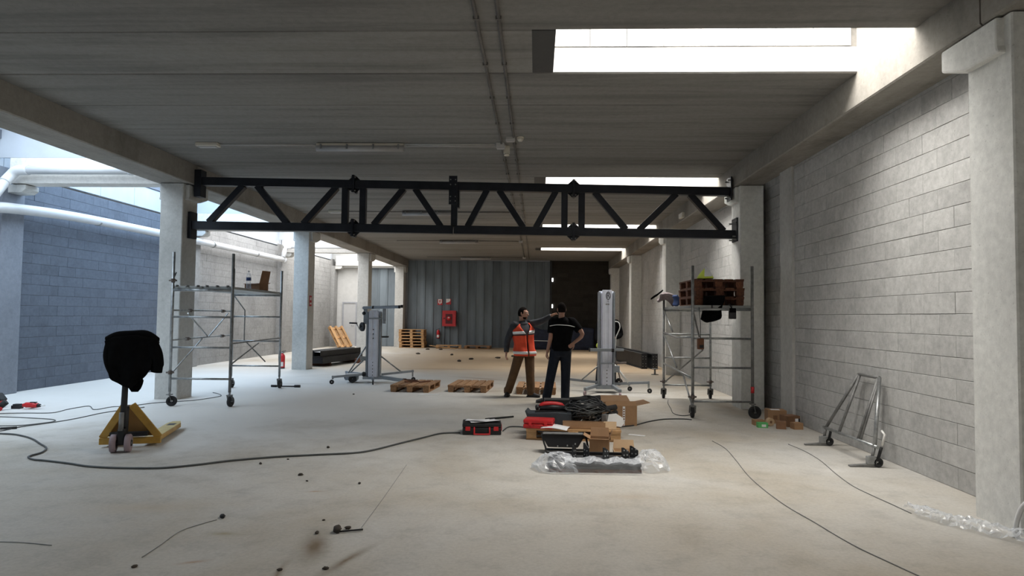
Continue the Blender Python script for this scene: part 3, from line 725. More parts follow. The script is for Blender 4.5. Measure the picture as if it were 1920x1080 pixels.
        g = MB(); poly = [(-.085, -.030), (-.06, -.040), (.04, -.042), (.12, -.048), (.18, -.038), (.205, 0), (.18, .038), (.12, .048), (.04, .042), (-.06, .040), (-.085, .030)]
        g.prism(poly, a + Vector((0, 0, .001)), d, -sv, .022); g.build('sole', m_rubber, so)
    return t, dict(torso=tor, sdv=sdv, RX=RX_, RY=RY_, V=V)
B1 = Vector((-.30, 13.0, 0))
def rel(p, B): return tuple(Vector(p) - B)
J1 = dict(head=rel((-.262, 12.98, 1.618), B1), neck=rel((-.285, 13.0, 1.475), B1), lsh=rel((-.115, 13.09, 1.415), B1), rsh=rel((-.43, 12.91, 1.385), B1),
          lel=rel((.10, 12.95, 1.475), B1), lwr=rel((.295, 12.83, 1.585), B1), rel=rel((-.555, 12.93, 1.10), B1), rwr=rel((-.575, 12.86, .855), B1),
          lhip=rel((-.135, 13.03, .84), B1), rhip=rel((-.305, 12.95, .84), B1), lkn=rel((-.11, 12.97, .43), B1), rkn=rel((-.435, 12.97, .43), B1),
          lan=rel((-.09, 12.96, .075), B1), ran=rel((-.545, 13.06, .08), B1), ltoe=(.85, -.5, 0), rtoe=(-.15, -1, 0), lpalm=(0, -.2, -1), rpalm=(.9, .3, 0))
t1, g1 = person('person', 'man in an orange hi-vis vest and brown trousers pointing with an outstretched arm', B1, J1, dict(f=(.93, -.36, -.02)),
                dict(trousers=m_brown, shirt=m_sleeve, sleeve='long', shoe=m_shoe, beard=True, point='l', curl_l=.45, curl_r=.55, thumb_r=-1, thumb_l=-1))
# vest: shell around the torso, open at the neck, with bands
def vest_shell(lo, hi, g, th0, name, mat, parent, nu=40, nv=10, open_fn=None, thick=.007):
    T, SD, RXv, RYv = g1['torso'], g1['sdv'], g1['RX'], g1['RY']
    def at(q):
        a = min(int(q), len(T) - 2); f = q - a
        return T[a].lerp(T[a + 1], f), SD[a].lerp(SD[a + 1], f).normalized(), RXv[a] + (RXv[a + 1] - RXv[a]) * f, RYv[a] + (RYv[a + 1] - RYv[a]) * f
    def fn(u, v):
        q = lo + (hi - lo) * v; c, a, rx, ry = at(q); f = a.cross(Vector((0, 0, 1))).normalized()
        op = open_fn(q) if open_fn else .06
        th = op + (2 * PI - 2 * op) * u
        low = max(0, 2.2 - q) * .012
        wob = .006 * math.sin(th * 5 + q * 3)
        arm = max(0, q - 5.2) * .02
        return c + f * math.cos(th) * (ry + g + low + wob) + a * math.sin(th) * (rx + g + low + wob - arm)
    b = MB(); b.grid(fn, nu, nv); o = b.build(name, mat, parent)
    sd = o.modifiers.new('cloth', 'SOLIDIFY'); sd.thickness = thick; sd.offset = 1
    return o
op = lambda q: .07 if q < 4.2 else .07 + (q - 4.2) * .30
vst = vest_shell(.15, 6.55, .040, .1, 'vest', m_orange, t1, 44, 16, op)
for (a, b_) in ((.55, 1.15), (4.35, 4.85)): vest_shell(a, b_, .046, .1, 'reflective_band', m_refl, vst, 44, 2, op, .004)
vest_shell(4.12, 4.32, .046, .1, 'dark_stripe', m_black, vst, 44, 1, op, .004)

B2 = Vector((.40, 12.2, 0))
J2 = dict(head=rel((.462, 12.21, 1.700), B2), neck=rel((.462, 12.19, 1.555), B2), lsh=rel((.305, 12.2, 1.475), B2), rsh=rel((.665, 12.2, 1.465), B2),
          lel=rel((.262, 12.16, 1.175), B2), lwr=rel((.205, 12.20, .915), B2), rel=rel((.835, 12.08, 1.255), B2), rwr=rel((.685, 12.04, 1.10), B2),
          lhip=rel((.362, 12.2, .90), B2), rhip=rel((.545, 12.2, .90), B2), lkn=rel((.272, 12.2, .47), B2), rkn=rel((.545, 12.23, .47), B2),
          lan=rel((.20, 12.16, .08), B2), ran=rel((.54, 12.24, .08), B2), ltoe=(-.9, -.25, 0), rtoe=(.3, .9, 0), lpalm=(.9, .2, 0), rpalm=(-.3, .9, 0))
t2, g2 = person('person', 'man in a black polo shirt and dark jeans with his back turned, hand on hip', B2, J2, dict(f=(-.25, .96, 0)),
                dict(trousers=m_jean, shirt=m_polo, sleeve='short', shoe=m_shoeg, curl_l=.6, curl_r=.7, thumb_l=1, thumb_r=1))
b = MB(); b.tube(spline([(.245 - .4, -.105, 1.395), (.36 - .4, -.155, 1.415), (.48 - .4, -.155, 1.413), (.60 - .4, -.145, 1.405), (.73 - .4, -.10, 1.375)], 5), .0065, 6); b.build('white_piping', m_white, t2)

B3 = Vector((1.58, 14.75, 0))
J3 = dict(head=(0.0, -.02, 1.66), neck=(0, 0, 1.52), lsh=(.19, 0, 1.43), rsh=(-.17, 0, 1.43), lel=(.28, .02, 1.19), lwr=(.12, -.18, 1.12), rel=(-.24, -.02, 1.17), rwr=(-.225, -.20, 1.03),
          lhip=(.09, 0, .88), rhip=(-.09, 0, .88), lkn=(.10, -.02, .47), rkn=(-.16, -.02, .47), lan=(.11, .02, .08), ran=(-.19, .02, .08), ltoe=(.2, -1, 0), rtoe=(-.2, -1, 0), lpalm=(-.7, 0, -.4), rpalm=(.5, .2, -.3))
t3, g3 = person('person', 'worker in dark clothes mostly hidden behind the right-hand mast lift', B3, J3, dict(f=(-.1, -1, -.1)),
                dict(trousers=m_jean, shirt=m_cloth, sleeve='long', shoe=m_shoe, curl_l=.7, curl_r=.6, thumb_l=1, thumb_r=-1))
b = MB(); b.grid(lambda u, v: Vector((1.34 + .10 * u + .02 * math.sin(v * 9), 14.44 + .03 * math.sin(u * 8 + v * 4), .84 + .21 * v)), 8, 8)
o = b.build('hivis_vest', m_hivis, None); sd = o.modifiers.new('cloth', 'SOLIDIFY'); sd.thickness = .03
tag(o, 'yellow-green hi-vis cloth held by the worker behind the mast lift', 'vest')
b = MB(); b.grid(lambda u, v: Vector((1.375 + .05 * u, 14.43 + .03 * math.sin(u * 4 + v * 4), 1.02 + .09 * v)), 4, 4); q = b.build('reflective_band', m_refl, o); sd = q.modifiers.new('cloth', 'SOLIDIFY'); sd.thickness = .03

# ================================================================ PALLETS
def pallet_root(label, loc, rot, wood=None, group=None):
    t = thing('wooden_pallet', label, 'pallet', loc, 0, group); t.rotation_euler = rot; return t
_pal = {}
def pal_mesh(mat):
    if mat.name not in _pal:
        g = .78
        _pal[mat.name] = (MB().bb(-.6, .6, -.0665, .0665, -.011, .011).mesh('deck_board', mat), MB().bb(-.0625, .0625, -.4, .4, -.011, .011).mesh('stringer_board', mat),
                          MB().bb(-.0625, .0625, -.06, .06, -.039, .039).mesh('block', mat), MB().bb(-.6, .6, -.05, .05, -.011, .011).mesh('bottom_board', mat))
    return _pal[mat.name]
def pallet(label, loc, rot=(0, 0, 0), mat=None, group=None, drop=(), deck=(-.333, -.167, 0, .167, .333)):
    """pallet 1.2 x 0.8 m, long side along local x"""
    t = pallet_root(label, loc, rot, None, group); D, ST, BK, BT = pal_mesh(mat or m_wood)
    for i, y in enumerate(deck):
        if i not in drop: inst('deck_board', D, t, (0, y, .133), random.uniform(-.008, .008))
    for x in (-.53, 0, .53): inst('stringer_board', ST, t, (x, 0, .111))
    for x in (-.53, 0, .53):
        for y in (-.335, 0, .335): inst('block', BK, t, (x, y, .061))
    for y in (-.335, 0, .335): inst('bottom_board', BT, t, (0, y, .011))
    return t
PH = .1445
pallet('pallet lying on the floor beside the left mast lift, first of the row', (-2.52, 14.0, 0), (0, 0, PI / 2 - .05), m_wood, 'pallets in a row on the floor')
pallet('pallet lying on the floor in the middle of the row', (-1.36, 14.12, 0), (0, 0, PI / 2 - .06), m_wood, 'pallets in a row on the floor')
pallet('pallet lying on the floor behind the two standing men', (.02, 13.95, 0), (0, 0, PI / 2 - .02), m_wood, 'pallets in a row on the floor')
for (x, y, z, r, n) in ((-2.62, 14.0, .146, .4, 0), (-2.35, 14.05, .146, 1.0, 1), (-2.7, 14.35, .146, -.3, 2)):
    b = MB(); b.box((0, 0, .012), (.30, .06, .022), RZ(r)); o = b.build('wood_offcut', m_woodd, None, loc=(x, y, z)); tag(o, ['dark wood offcut lying across the first pallet of the row', 'shorter dark offcut at the right on the first pallet', 'dark offcut at the back of the first pallet of the row'][n], 'wood')
stk = ['bottom', 'second from the bottom', 'third', 'fourth', 'fifth', 'topmost']
for k in range(6):
    pallet('pallet in the stack at the far sheet wall, ' + stk[k] + ' of its stack', (-5.92 + random.uniform(-.03, .03), 31.75 + random.uniform(-.03, .03), k * .1455), (0, 0, random.uniform(-.03, .03)), m_woodl, 'pallet stack at the far wall')
pallet('pale pallet leaning against the far end of the left wall', (-9.22, 31.1, .54), (PI, .88, -.6), m_woodl)
pallet('low pallet at the foot of the sheet wall, left of the pair', (-4.15, 31.5, 0), (.0, 0.0, .12), m_woodl, 'flat pallets at the far wall')
pallet('low pallet at the foot of the sheet wall, right of the pair', (-2.75, 31.45, 0), (0, 0, -.06), m_wood, 'flat pallets at the far wall')
b = MB(); b.box((0, 0, 0), (1.25, .1, .024), RY(.10)); o = b.build('loose_board', m_woodl, None, loc=(-4.35, 30.85, .08), rot=(0, 0, -.1)); tag(o, 'loose pale board leaning on the flat pallets at the far wall', 'board')

# tool pallet in the middle of the floor
pallet('pallet in the middle of the floor, loaded with tools and cables', (.50, 8.86, 0), (0, 0, -.05), m_woodl)
TZ = .146
def carton(name, label, loc, rz, w_, d_, h_, mat, flaps=(), cat='box', tape=None, inside=None, group=None):
    """open or closed cardboard box: walls with thickness, flaps hinged on the rims"""
    t = thing(name, label, cat, loc, rz, group); th = .006; b = MB()
    b.bb(-w_ / 2, w_ / 2, -d_ / 2, -d_ / 2 + th, 0, h_).bb(-w_ / 2, w_ / 2, d_ / 2 - th, d_ / 2, 0, h_).bb(-w_ / 2, -w_ / 2 + th, -d_ / 2 + th, d_ / 2 - th, 0, h_).bb(w_ / 2 - th, w_ / 2, -d_ / 2 + th, d_ / 2 - th, 0, h_).bb(-w_ / 2 + th, w_ / 2 - th, -d_ / 2 + th, d_ / 2 - th, 0, th)
    if not flaps: b.bb(-w_ / 2, w_ / 2, -d_ / 2, d_ / 2, h_, h_ + th)
    b.build('body', mat, t)
    for (side, ang, fr) in flaps:
        f = MB(); L = (d_ if side in 'lr' else d_) * fr
        ln = d_ if side in 'lr' else w_
        ca, sa = math.cos(ang), math.sin(ang)
        out = {'l': (-1, 0), 'r': (1, 0), 'f': (0, -1), 'b': (0, 1)}[side]; al = (-out[1], out[0])
        o = Vector((out[0] * w_ / 2, out[1] * d_ / 2, h_)); ov = Vector((out[0] * ca, out[1] * ca, sa)); av = Vector((al[0], al[1], 0)); n = ov.cross(av)
        vs = [o - av * ln / 2, o + av * ln / 2, o + av * (ln / 2 - .01) + ov * L, o - av * (ln / 2 - .01) + ov * L]
        vs += [v + n * .005 for v in vs]
        f.add(vs, [(3, 2, 1, 0), (4, 5, 6, 7), (0, 1, 5, 4), (1, 2, 6, 5), (2, 3, 7, 6), (3, 0, 4, 7)]); f.build('flap', mat, t)
    return t
c = carton('cardboard_box', 'large brown open cardboard box with flaps out, behind the cable heap', (1.22, 9.9, 0), .1, .46, .40, .29, m_card, (('l', -.1, .35), ('r', .2, .5), ('b', .35, .55), ('f', 2.3, .2)))
b = MB(); b.bb(.02, .055, -.203, -.2015, .07, .28).build('printed_strip', m_paper, c)
b = MB(); b.bb(-.03, .05, -.2035, -.2015, .0, .09).build('white_label', m_paper, c)
for (x0, x1, z0, z1) in ((-.015, .0, .01, .03), (.015, .035, .01, .03), (-.01, .03, .045, .07)): MB().bb(x0, x1, -.2045, -.203, z0, z1).build('red_mark', m_red, c)
for k in range(5): MB().bb(.026, .049, -.2045, -.2028, .09 + k * .035, .11 + k * .035).build('printed_mark', m_cardd, c)
# red case
t = thing('tool_case', 'small bright red plastic case lying on the tool pallet', 'case', (.05, 8.58, TZ), -.15)
MB().bb(-.19, .19, -.12, .12, 0, .055).build('base', m_red, t, bevel=.015); MB().bb(-.19, .19, -.12, .12, .058, .115).build('lid', m_red, t, bevel=.018)
for x in (-.1, .1): MB().bb(x - .02, x + .02, -.13, -.118, .035, .08).build('latch', m_red, t, bevel=.004)
MB().tube(spline([(-.05, -.12, .05), (-.05, -.15, .05), (.05, -.15, .05), (.05, -.12, .05)], 3), .009, 8).build('handle', m_red, t)
b = MB(); b.grid(lambda u, v: Vector((-.17 + .34 * u, -.13 + .2 * v, .004 + .012 * math.sin(u * 4) + (-.05 * max(0, .35 - v)))), 10, 6); o = b.build('paper_sheet', m_paper, None, loc=(.26, 8.50, TZ + .03), rot=(0, 0, -.25)); sd = o.modifiers.new('t', 'SOLIDIFY'); sd.thickness = .002
tag(o, 'white paper sheet hanging over the front edge of the tool pallet', 'paper')
# grey tool bag
t = thing('tool_bag', 'dark grey open tool tray on the pallet behind the red case', 'tool bag', (.20, 8.88, TZ), -.1)
b = MB(); b.prism([(-.26, 0), (.28, 0), (.28, .16), (.10, .17), (-.28, .155), (-.31, .19), (-.33, .18)], (0, -.13, 0), (1, 0, 0), (0, 0, 1), -.26); b.build('body', M('slate_fabric', (.045, .055, .065), .8), t, bevel=.015)
MB().bb(-.20, .22, -.10, .10, .158, .172).build('lid', m_black, t, bevel=.006)
# red angle tool bag
t = thing('power_tool', 'red and black corded power tool lying on the dark grey tool tray', 'power tool', (.22, 8.92, TZ + .205), .1)
MB().tube(spline([(-.17, 0, -.0), (-.12, 0, .045), (-.02, 0, .055), (.09, 0, .045), (.16, 0, .02)], 4), [.02] * 2 + [.032] * 13 + [.02] * 2, 12).build('housing', m_red, t)
MB().tube([(-.17, -.02, .0), (.02, -.04, .01), (.20, -.02, .0)], [.03, .038, .032], 12).build('grip', m_black, t)
MB().wheel((-.20, -.02, .01), (1, .2, 0), .034, .04).build('disc', m_black, t)
# cable heap
def coil(b, c, r, n, zt_, rr=.0085):
    for k in range(n):
        pts = []; ph = random.uniform(0, 6.28); e = random.uniform(.55, 1.0); tl = random.uniform(-.5, .5); tx = random.uniform(-.25, .25); R_ = r * random.uniform(.65, 1.1); rot = random.uniform(0, 3.14)
        ox, oy = random.uniform(-.07, .07), random.uniform(-.06, .06); zb = random.uniform(0.02, zt_)
        N_ = 22; sweep = random.uniform(4.2, 6.4)
        for i in range(N_):
            a = ph + sweep * i / (N_ - 1); x = R_ * math.cos(a); y = R_ * e * math.sin(a)
            xx = x * math.cos(rot) - y * math.sin(rot); yy = (x * math.sin(rot) + y * math.cos(rot)) * .75
            z = max(.0, zb + tl * yy + tx * xx + .035 * math.sin(a * 2 + k))
            hump = max(0, 1 - ((xx + ox) ** 2 + (yy + oy) ** 2) / (.42 ** 2)); z = min(z, .03 + zt_ * 1.1 * hump)
            pts.append((c[0] + ox + xx, c[1] + oy + yy, c[2] + z + .01))
        b.tube(pts, rr, 6, side=None)
t = thing('cable_heap', 'tangled heap of black cables piled on the tool pallet', 'cables', (.68, 8.98, TZ))
b = MB(); coil(b, (0, .02, .0), .30, 40, .30, .0085); o = b.build('cable_loops', m_cableb, t); o['kind'] = 'stuff'
b = MB(); coil(b, (-.02, -.08, .02), .24, 26, .24, .006); o = b.build('thin_cable_loops', m_cable, t); o['kind'] = 'stuff'
for k, (x, y, z, r) in enumerate(((.30, .0, .20, .6), (.34, .02, .12, 1.0), (-.1, .1, .30, 0), (.08, .14, .31, .2))):
    MB().tube([Vector((x, y, z)) + RZ(r) @ Vector((-.12, 0, 0)), Vector((x, y, z)) + RZ(r) @ Vector((.12, .0, .01))], [.03, .038], 12).build('plug_housing', m_rubber, t)
for k in range(8):
    a = random.uniform(0, 6.28); MB().box((random.uniform(-.16, .24), random.uniform(-.2, -.12), random.uniform(.03, .14)), (.05, .012, .026), RZ(a) @ RY(random.uniform(-.6, .6))).build('white_tag', m_white, t)
o = MB().tube([(.17, 9.15, .42), (.05, 9.12, .46)], .004, 6)
t = thing('steel_plate', 'pale rounded metal plate leaning on the right side of the cable heap', 'plate', (1.02, 8.70, TZ), -.5)
b = MB(); b.prism([(-.12, 0), (.10, 0), (.13, .05), (.10, .12), (.0, .17), (-.1, .15), (-.13, .06)], (0, 0, .01), (1, 0, 0), (0, .45, .9), .01); b.build('plate', m_white, t)
b = MB(); b.bb(-.17, -.10, -.02, .06, 0, .15); b.build('grey_block', m_galvd, t, bevel=.006)
t = thing('cardboard_tray', 'long shallow brown cardboard tray on the front of the tool pallet', 'box', (.62, 8.56, TZ), -.08)
b = MB(); b.bb(-.27, .27, -.05, -.044, 0, .085).bb(-.27, .27, .05, .056, 0, .085).bb(-.27, -.264, -.05, .05, 0, .085).bb(.264, .27, -.05, .05, 0, .085).bb(-.27, .27, -.05, .05, 0, .005); b.build('body', m_card, t)
MB().box((.33, -.02, .05), (.16, .006, .10), RX(-.35)).build('flap', m_cardl, t)
# black steel boxes behind the pallet
t = thing('steel_box', 'long black box on the floor at the heel of the man in black', 'box', (.45, 11.3, 0), .03)
MB().bb(-.30, .30, -.13, .13, 0, .165).build('body', m_black, t, bevel=.008); MB().bb(-.305, .305, -.135, .135, .165, .178).build('lid', m_rubber, t, bevel=.004)
t = thing('steel_box', 'flat dark grey box between the black box and the tool pallet', 'box', (.40, 10.3, 0), -.02)
MB().bb(-.27, .27, -.12, .12, 0, .12).build('body', m_rubber, t, bevel=.01); MB().bb(-.275, .275, -.125, .125, .12, .13).build('lid', m_black, t, bevel=.004)
# floodlight
t = thing('floodlight', 'black floodlight lying on its tubular stand in front of the tool pallet', 'floodlight', (.32, 7.72, 0), -.04)
b = MB(); b.prism([(-.17, .05), (.17, .05), (.26, .20), (-.26, .20)], (0, .1, 0), (1, 0, 0), (0, .15, 1), .17); b.build('housing', m_black, t, bevel=.012)
MB().box((0, .02, .222), (.46, .15, .008), RX(-.05)).build('glass_pane', m_galvd, t)
MB().tube(spline([(-.24, -.02, .20), (-.2, -.06, .08), (-.14, -.08, .016), (.3, -.08, .016)], 4), .011, 8).build('stand', m_black, t)
MB().tube([(-.2, .14, .014), (.3, .14, .014)], .011, 8).build('stand', m_black, t)
MB().tube([(.26, .02, .20), (.3, .02, .015)], .011, 8).build('leg', m_black, t)
for (x, z) in ((-.06, .09), (.05, .10), (.14, .12)): MB().cyl((x, -.085, z), (x, -.06, z), .008, 8).build('screw', m_galv, t)
carton('cardboard_box', 'small tan cardboard box with raised flaps beside the floodlight', (.73, 7.62, 0), -.12, .22, .20, .20, m_card, (('f', .15, .45), ('l', .5, .4), ('r', 1.2, .5), ('b', 1.3, .5)))
carton('cardboard_box', 'low pale open carton right of the small tan box', (1.0, 7.55, 0), -.05, .24, .18, .08, m_cardl, (('b', 1.3, .55), ('f', -1.2, .3)))
# steel brackets wrapped in film
t = thing('steel_plates', 'stack of dark steel bracket plates half unwrapped from plastic film', 'steel plates', (.60, 7.0, 0), .02)
MB().bb(-.46, .47, -.22, .20, 0, .035).build('bottom_timber', m_woodd, t); MB().bb(-.46, .46, -.22, .18, .036, .062).build('plate', m_darksteel, t); MB().bb(-.45, .47, -.21, .19, .063, .09).build('plate', m_darksteel, t)
MB().box((.02, .24, .10), (.86, .03, .03)).build('bar', m_black, t)
for k, (x, y, h_, r, ty) in enumerate(((-.13, -.02, .15, 1.1, 0), (.0, .02, .16, -1.0, 1), (.19, -.02, .13, .75, 0), (.41, .04, .12, .5, 2), (.53 - .1, .12, .12, -.3, 2))):
    x = (-.14, .0, .19, .40, .51)[k] - .06
    a = Vector((math.cos(r), math.sin(r), 0))
    q = MB().prism([(-.045, 0), (.045, 0), (.045, h_ - .045), (-.025, h_), (-.045, h_)], (x, y, .09), a, (0, 0, 1), .012).build('bracket', m_darksteel, t)
    for (bx, bz) in ((-.02, .04), (.02, .04), (-.02, .09), (.02, .085)):
        nrm = a.cross(Vector((0, 0, 1))); c_ = Vector((x, y, .09)) + a * bx + Vector((0, 0, bz)); MB().cyl(c_ - nrm * .004, c_ + nrm * .016, .008, 8).build('bolt_hole', m_galv, q)
def crumple(name, label, fn, nu, nv, amp, fr, seed, thick=False):
    b = MB(); off = Vector((seed * 3.1, seed * 1.7, 0))
    def f(u, v):
        p = Vector(fn(u, v)); n = noise.turbulence_vector(p * fr + off, 3, False)
        r = noise.noise(p * fr * 2.3 + off)
        q = p + Vector((n.x, n.y, n.z)) * amp * .6 + Vector((0, 0, abs(r))) * amp * .6
        q.z = max(.004, q.z); return q
    b.grid(f, nu, nv, False); o = b.build(name, m_film); return tag(o, label, 'plastic film')
def mound(cx, cy, rx, ry, h_):
    def f(u, v):
        a = 2 * PI * u; r = v; return (cx + rx * r * math.cos(a), cy + ry * r * math.sin(a), h_ * (1 - r ** 2.2) + .004)
    return f
crumple('plastic_film', 'crumpled clear plastic film at the left end of the bracket plates', mound(.22, 6.90, .26, .24, .17), 40, 12, .05, 9, 1)
crumple('plastic_film', 'crumpled clear plastic film at the right end of the bracket plates', mound(1.20, 7.05, .20, .26, .18), 36, 12, .05, 9, 2)
crumple('plastic_film', 'clear plastic film draped over the front of the bracket plates', lambda u, v: (.30 + .78 * u, 6.72 + .26 * max(0, v - .4) / .6 - .02 * (1 - v), .012 + .10 * min(1, v / .42) + .01 * math.sin(u * 20)), 44, 12, .022, 14, 3)
crumple('plastic_film', 'long crumpled strip of clear film at the foot of the nearest right column', lambda u, v: (3.06 + .62 * u + .05 * (v - .5), 5.60 - .95 * u + .32 * (v - .5) * (1 - .3 * u), .015 + .05 * math.sin(PI * v)), 60, 14, .05, 11, 4)
# black toolbox with papers
t = thing('toolbox', 'black toolbox with red handle and latches, papers on its lid', 'toolbox', (-.715, 8.93, 0), .09)
MB().bb(-.255, .255, -.17, .17, 0, .095).build('base', m_black, t, bevel=.014); MB().bb(-.258, .258, -.173, .173, .098, .155).build('lid', m_black, t, bevel=.016)
MB().tube(spline([(-.10, -.172, .10), (-.10, -.20, .085), (-.10, -.205, .03), (-.085, -.205, .018), (.085, -.205, .018), (.10, -.205, .03), (.10, -.20, .085), (.10, -.172, .10)], 3), .011, 8).build('red_handle', m_red, t)
for x in (-.185, .185): MB().bb(x - .032, x + .032, -.186, -.172, .058, .112).build('red_latch', m_red, t, bevel=.005)
MB().bb(.255, .266, -.07, .07, .04, .12).build('red_side_grip', m_red, t, bevel=.004)
b = MB(); b.grid(lambda u, v: Vector((-.20 + .40 * u, -.14 + .28 * v, .004 + .03 * (u - .4) ** 2 + .012 * math.sin(v * 3 + u * 2))), 10, 8); o = b.build('paper_sheet', m_paper, None, loc=(-.70, 8.93, .158), rot=(0, 0, .35)); sd = o.modifiers.new('t', 'SOLIDIFY'); sd.thickness = .002
tag(o, 'large white paper sheet on top of the black toolbox', 'paper')
b = MB(); b.grid(lambda u, v: Vector((-.14 + .28 * u, -.10 + .20 * v, .012 + .01 * math.sin(v * 4 + u * 3))), 8, 6); o = b.build('paper_sheet', m_paper, None, loc=(-.77, 8.86, .168), rot=(0, 0, -.2)); sd = o.modifiers.new('t', 'SOLIDIFY'); sd.thickness = .002
tag(o, 'smaller white paper lying at the left of the big sheet on the toolbox', 'paper')

# ================================================================ SCAFFOLDS
def wheel_set(t, x, y, r=.085, turn=0.0, z0=.0):
    d = Vector((math.cos(turn), math.sin(turn), 0)); ax = Vector((-d.y, d.x, 0)); c = Vector((x, y, r)) + d * .035
    wo = MB().wheel(c, ax, r, .05).build('castor_wheel', m_rubber, t)
    b = MB()
    for s_ in (-1, 1): b.beam(Vector((x, y, r * 2.25)) + ax * .033 * s_, c + ax * .033 * s_ + Vector((0, 0, -.01)), .045, .005, d)
    b.bb(x - .04, x + .04, y - .04, y + .04, r * 2.2, r * 2.2 + .014); b.build('castor_fork', m_galvd, wo)
    MB().cyl(c - ax * .04, c + ax * .04, .01, 8).build('axle', m_galv, wo)
def tube_part(name, t, pts, r=.022, mat=None, n=10): return MB().tube(pts, r, n).build(name, mat or m_galv, t)
def coupler(t, p):
    p = Vector(p); b = MB(); b.cyl(p - Vector((0, 0, .03)), p + Vector((0, 0, .03)), .033, 10); b.cyl(p - Vector((.07, 0, 0)), p + Vector((.06, .0, .0)), .014, 8); b.cyl(p - Vector((0, .05, -.012)), p + Vector((0, .06, .012)), .016, 8)
    b.build('coupler', m_rust, t)
def scaffold(label, A, B, Cc, D, top, rungs, deck, mat_deck):
    """A,B near frame posts, Cc,D far frame posts"""
    t = thing('mobile_scaffold', label, 'scaffold', (A[0], A[1], 0)); o0 = Vector((A[0], A[1], 0))
    P = [Vector((p[0], p[1], 0)) - o0 for p in (A, B, Cc, D)]
    for i, p in enumerate(P):
        tube_part('post', t, [p + Vector((0, 0, .24)), p + Vector((0, 0, top[i]))], .024, m_galvd if i in (1,) else m_galv)
        tube_part('spigot', t, [p + Vector((0, 0, .17)), p + Vector((0, 0, .30))], .017, m_galv)
        wheel_set(t, p.x, p.y, .085 if not (i == 1 and A[0] > 0) else .10, ((.45, 1.45, 1.5, 1.55) if A[0] < 0 else (1.5, .1, 1.5, 1.45))[i])
    for (i, j) in ((0, 1), (2, 3)):
        for z in rungs: tube_part('rung', t, [P[i] + Vector((0, 0, z)), P[j] + Vector((0, 0, z))], .017)
        tube_part('rung', t, [P[i] + Vector((0, 0, deck - .03)), P[j] + Vector((0, 0, deck - .03))], .022)
    return t, P, o0
# left scaffold
t, P, o0 = scaffold('mobile scaffold beside the left column with a bottle on its deck', (-6.10, 10.9), (-5.10, 10.94), (-6.38, 13.73), (-5.37, 13.77), (2.58, 2.56, 2.50, 2.46), (.46, .98, 1.49), 1.97, m_pad)
def up(p, z): return Vector(p) + Vector((0, 0, z))
for k in range(2):
    a = (.02, .52)[k]; e = (.48, .98)[k]
    q = [P[0].lerp(P[1], a), P[0].lerp(P[1], e), P[2].lerp(P[3], e), P[2].lerp(P[3], a)]
    b = MB(); vs = [up(p, 1.965) for p in q] + [up(p, 2.01) for p in q]; b.add(vs, [(3, 2, 1, 0), (4, 5, 6, 7), (0, 1, 5, 4), (1, 2, 6, 5), (2, 3, 7, 6), (3, 0, 4, 7)]); dk = b.build('deck_board', m_pad, t, bevel=.006)
    for f in (.12, .5, .88):
        p = q[0].lerp(q[1], f); MB().tube([up(p, 2.012) + Vector((0, .02, 0)), up(p, 2.02) + Vector((0, -.04, -.01)), up(p, 1.985) + Vector((0, -.055, 0))], .016, 8).build('hook', m_galvd, dk)
tube_part('ledger', t, [up(P[0], 1.60), up(P[2], 1.60)], .015); tube_part('ledger', t, [up(P[0], 1.10), up(P[2], 1.10)], .015)
gx = P[0].lerp(P[2], .30), P[0].lerp(P[2], .86)
tube_part('brace', t, [up(P[0], .52), up(P[0].lerp(P[2], .45), 1.08)], .013); tube_part('brace', t, [up(P[0].lerp(P[2], .22), 1.55), up(P[0].lerp(P[2], .55), 1.10), up(P[0].lerp(P[2], .9), 1.55)], .013)
tube_part('brace', t, [up(P[2], 1.95), up(P[2].lerp(P[3], .25), 1.62), up(P[2].lerp(P[3], .25), 1.0), up(P[3].lerp(P[2], .3), .55)], .013, m_galvd)
tube_part('brace', t, [up(P[1], .70), up(P[1].lerp(P[3], .5), 1.0)], .012, m_galvd)
tube_part('ledger', t, [up(P[1], 1.05), up(P[3], 1.05)], .012, m_galvd)
for z in (.56, 2.10): coupler(t, up(P[0], z))
for f, z in ((.25, 1.60), (.8, 1.60), (.22, 1.10), (.8, 1.10)): coupler(t, up(P[0].lerp(P[2], f), z))
MB().tube([up(P[0], 2.12), up(P[0], 2.24) + Vector((.02, .05, 0))], .012, 8).build('clamp_lever', m_galvd, t)
# bottle and carton on the left deck
t = thing('water_bottle', 'clear plastic water bottle with a blue label on the left scaffold deck', 'bottle', (-5.43, 12.3, 2.012))
MB().lathe((0, 0, 0), [(.03, 0), (.043, .01), (.043, .06), (.038, .075), (.043, .09), (.043, .13), (.038, .145), (.043, .16), (.043, .24), (.03, .29), (.014, .315), (.014, .33)], 20).build('body', m_bottle, t)
MB().lathe((0, 0, 0), [(.0445, .165), (.0445, .225)], 20).build('label_band', m_blue, t); MB().lathe((0, 0, 0), [(.016, .33), (.016, .35)], 14).build('cap', m_white, t)
carton('cardboard_box', 'torn brown carton with one flap up on the left scaffold deck', (-5.62, 13.1, 2.012), -.3, .36, .26, .14, m_cardd, (('r', 1.35, 1.0), ('f', -.25, .2), ('b', .3, .3)))
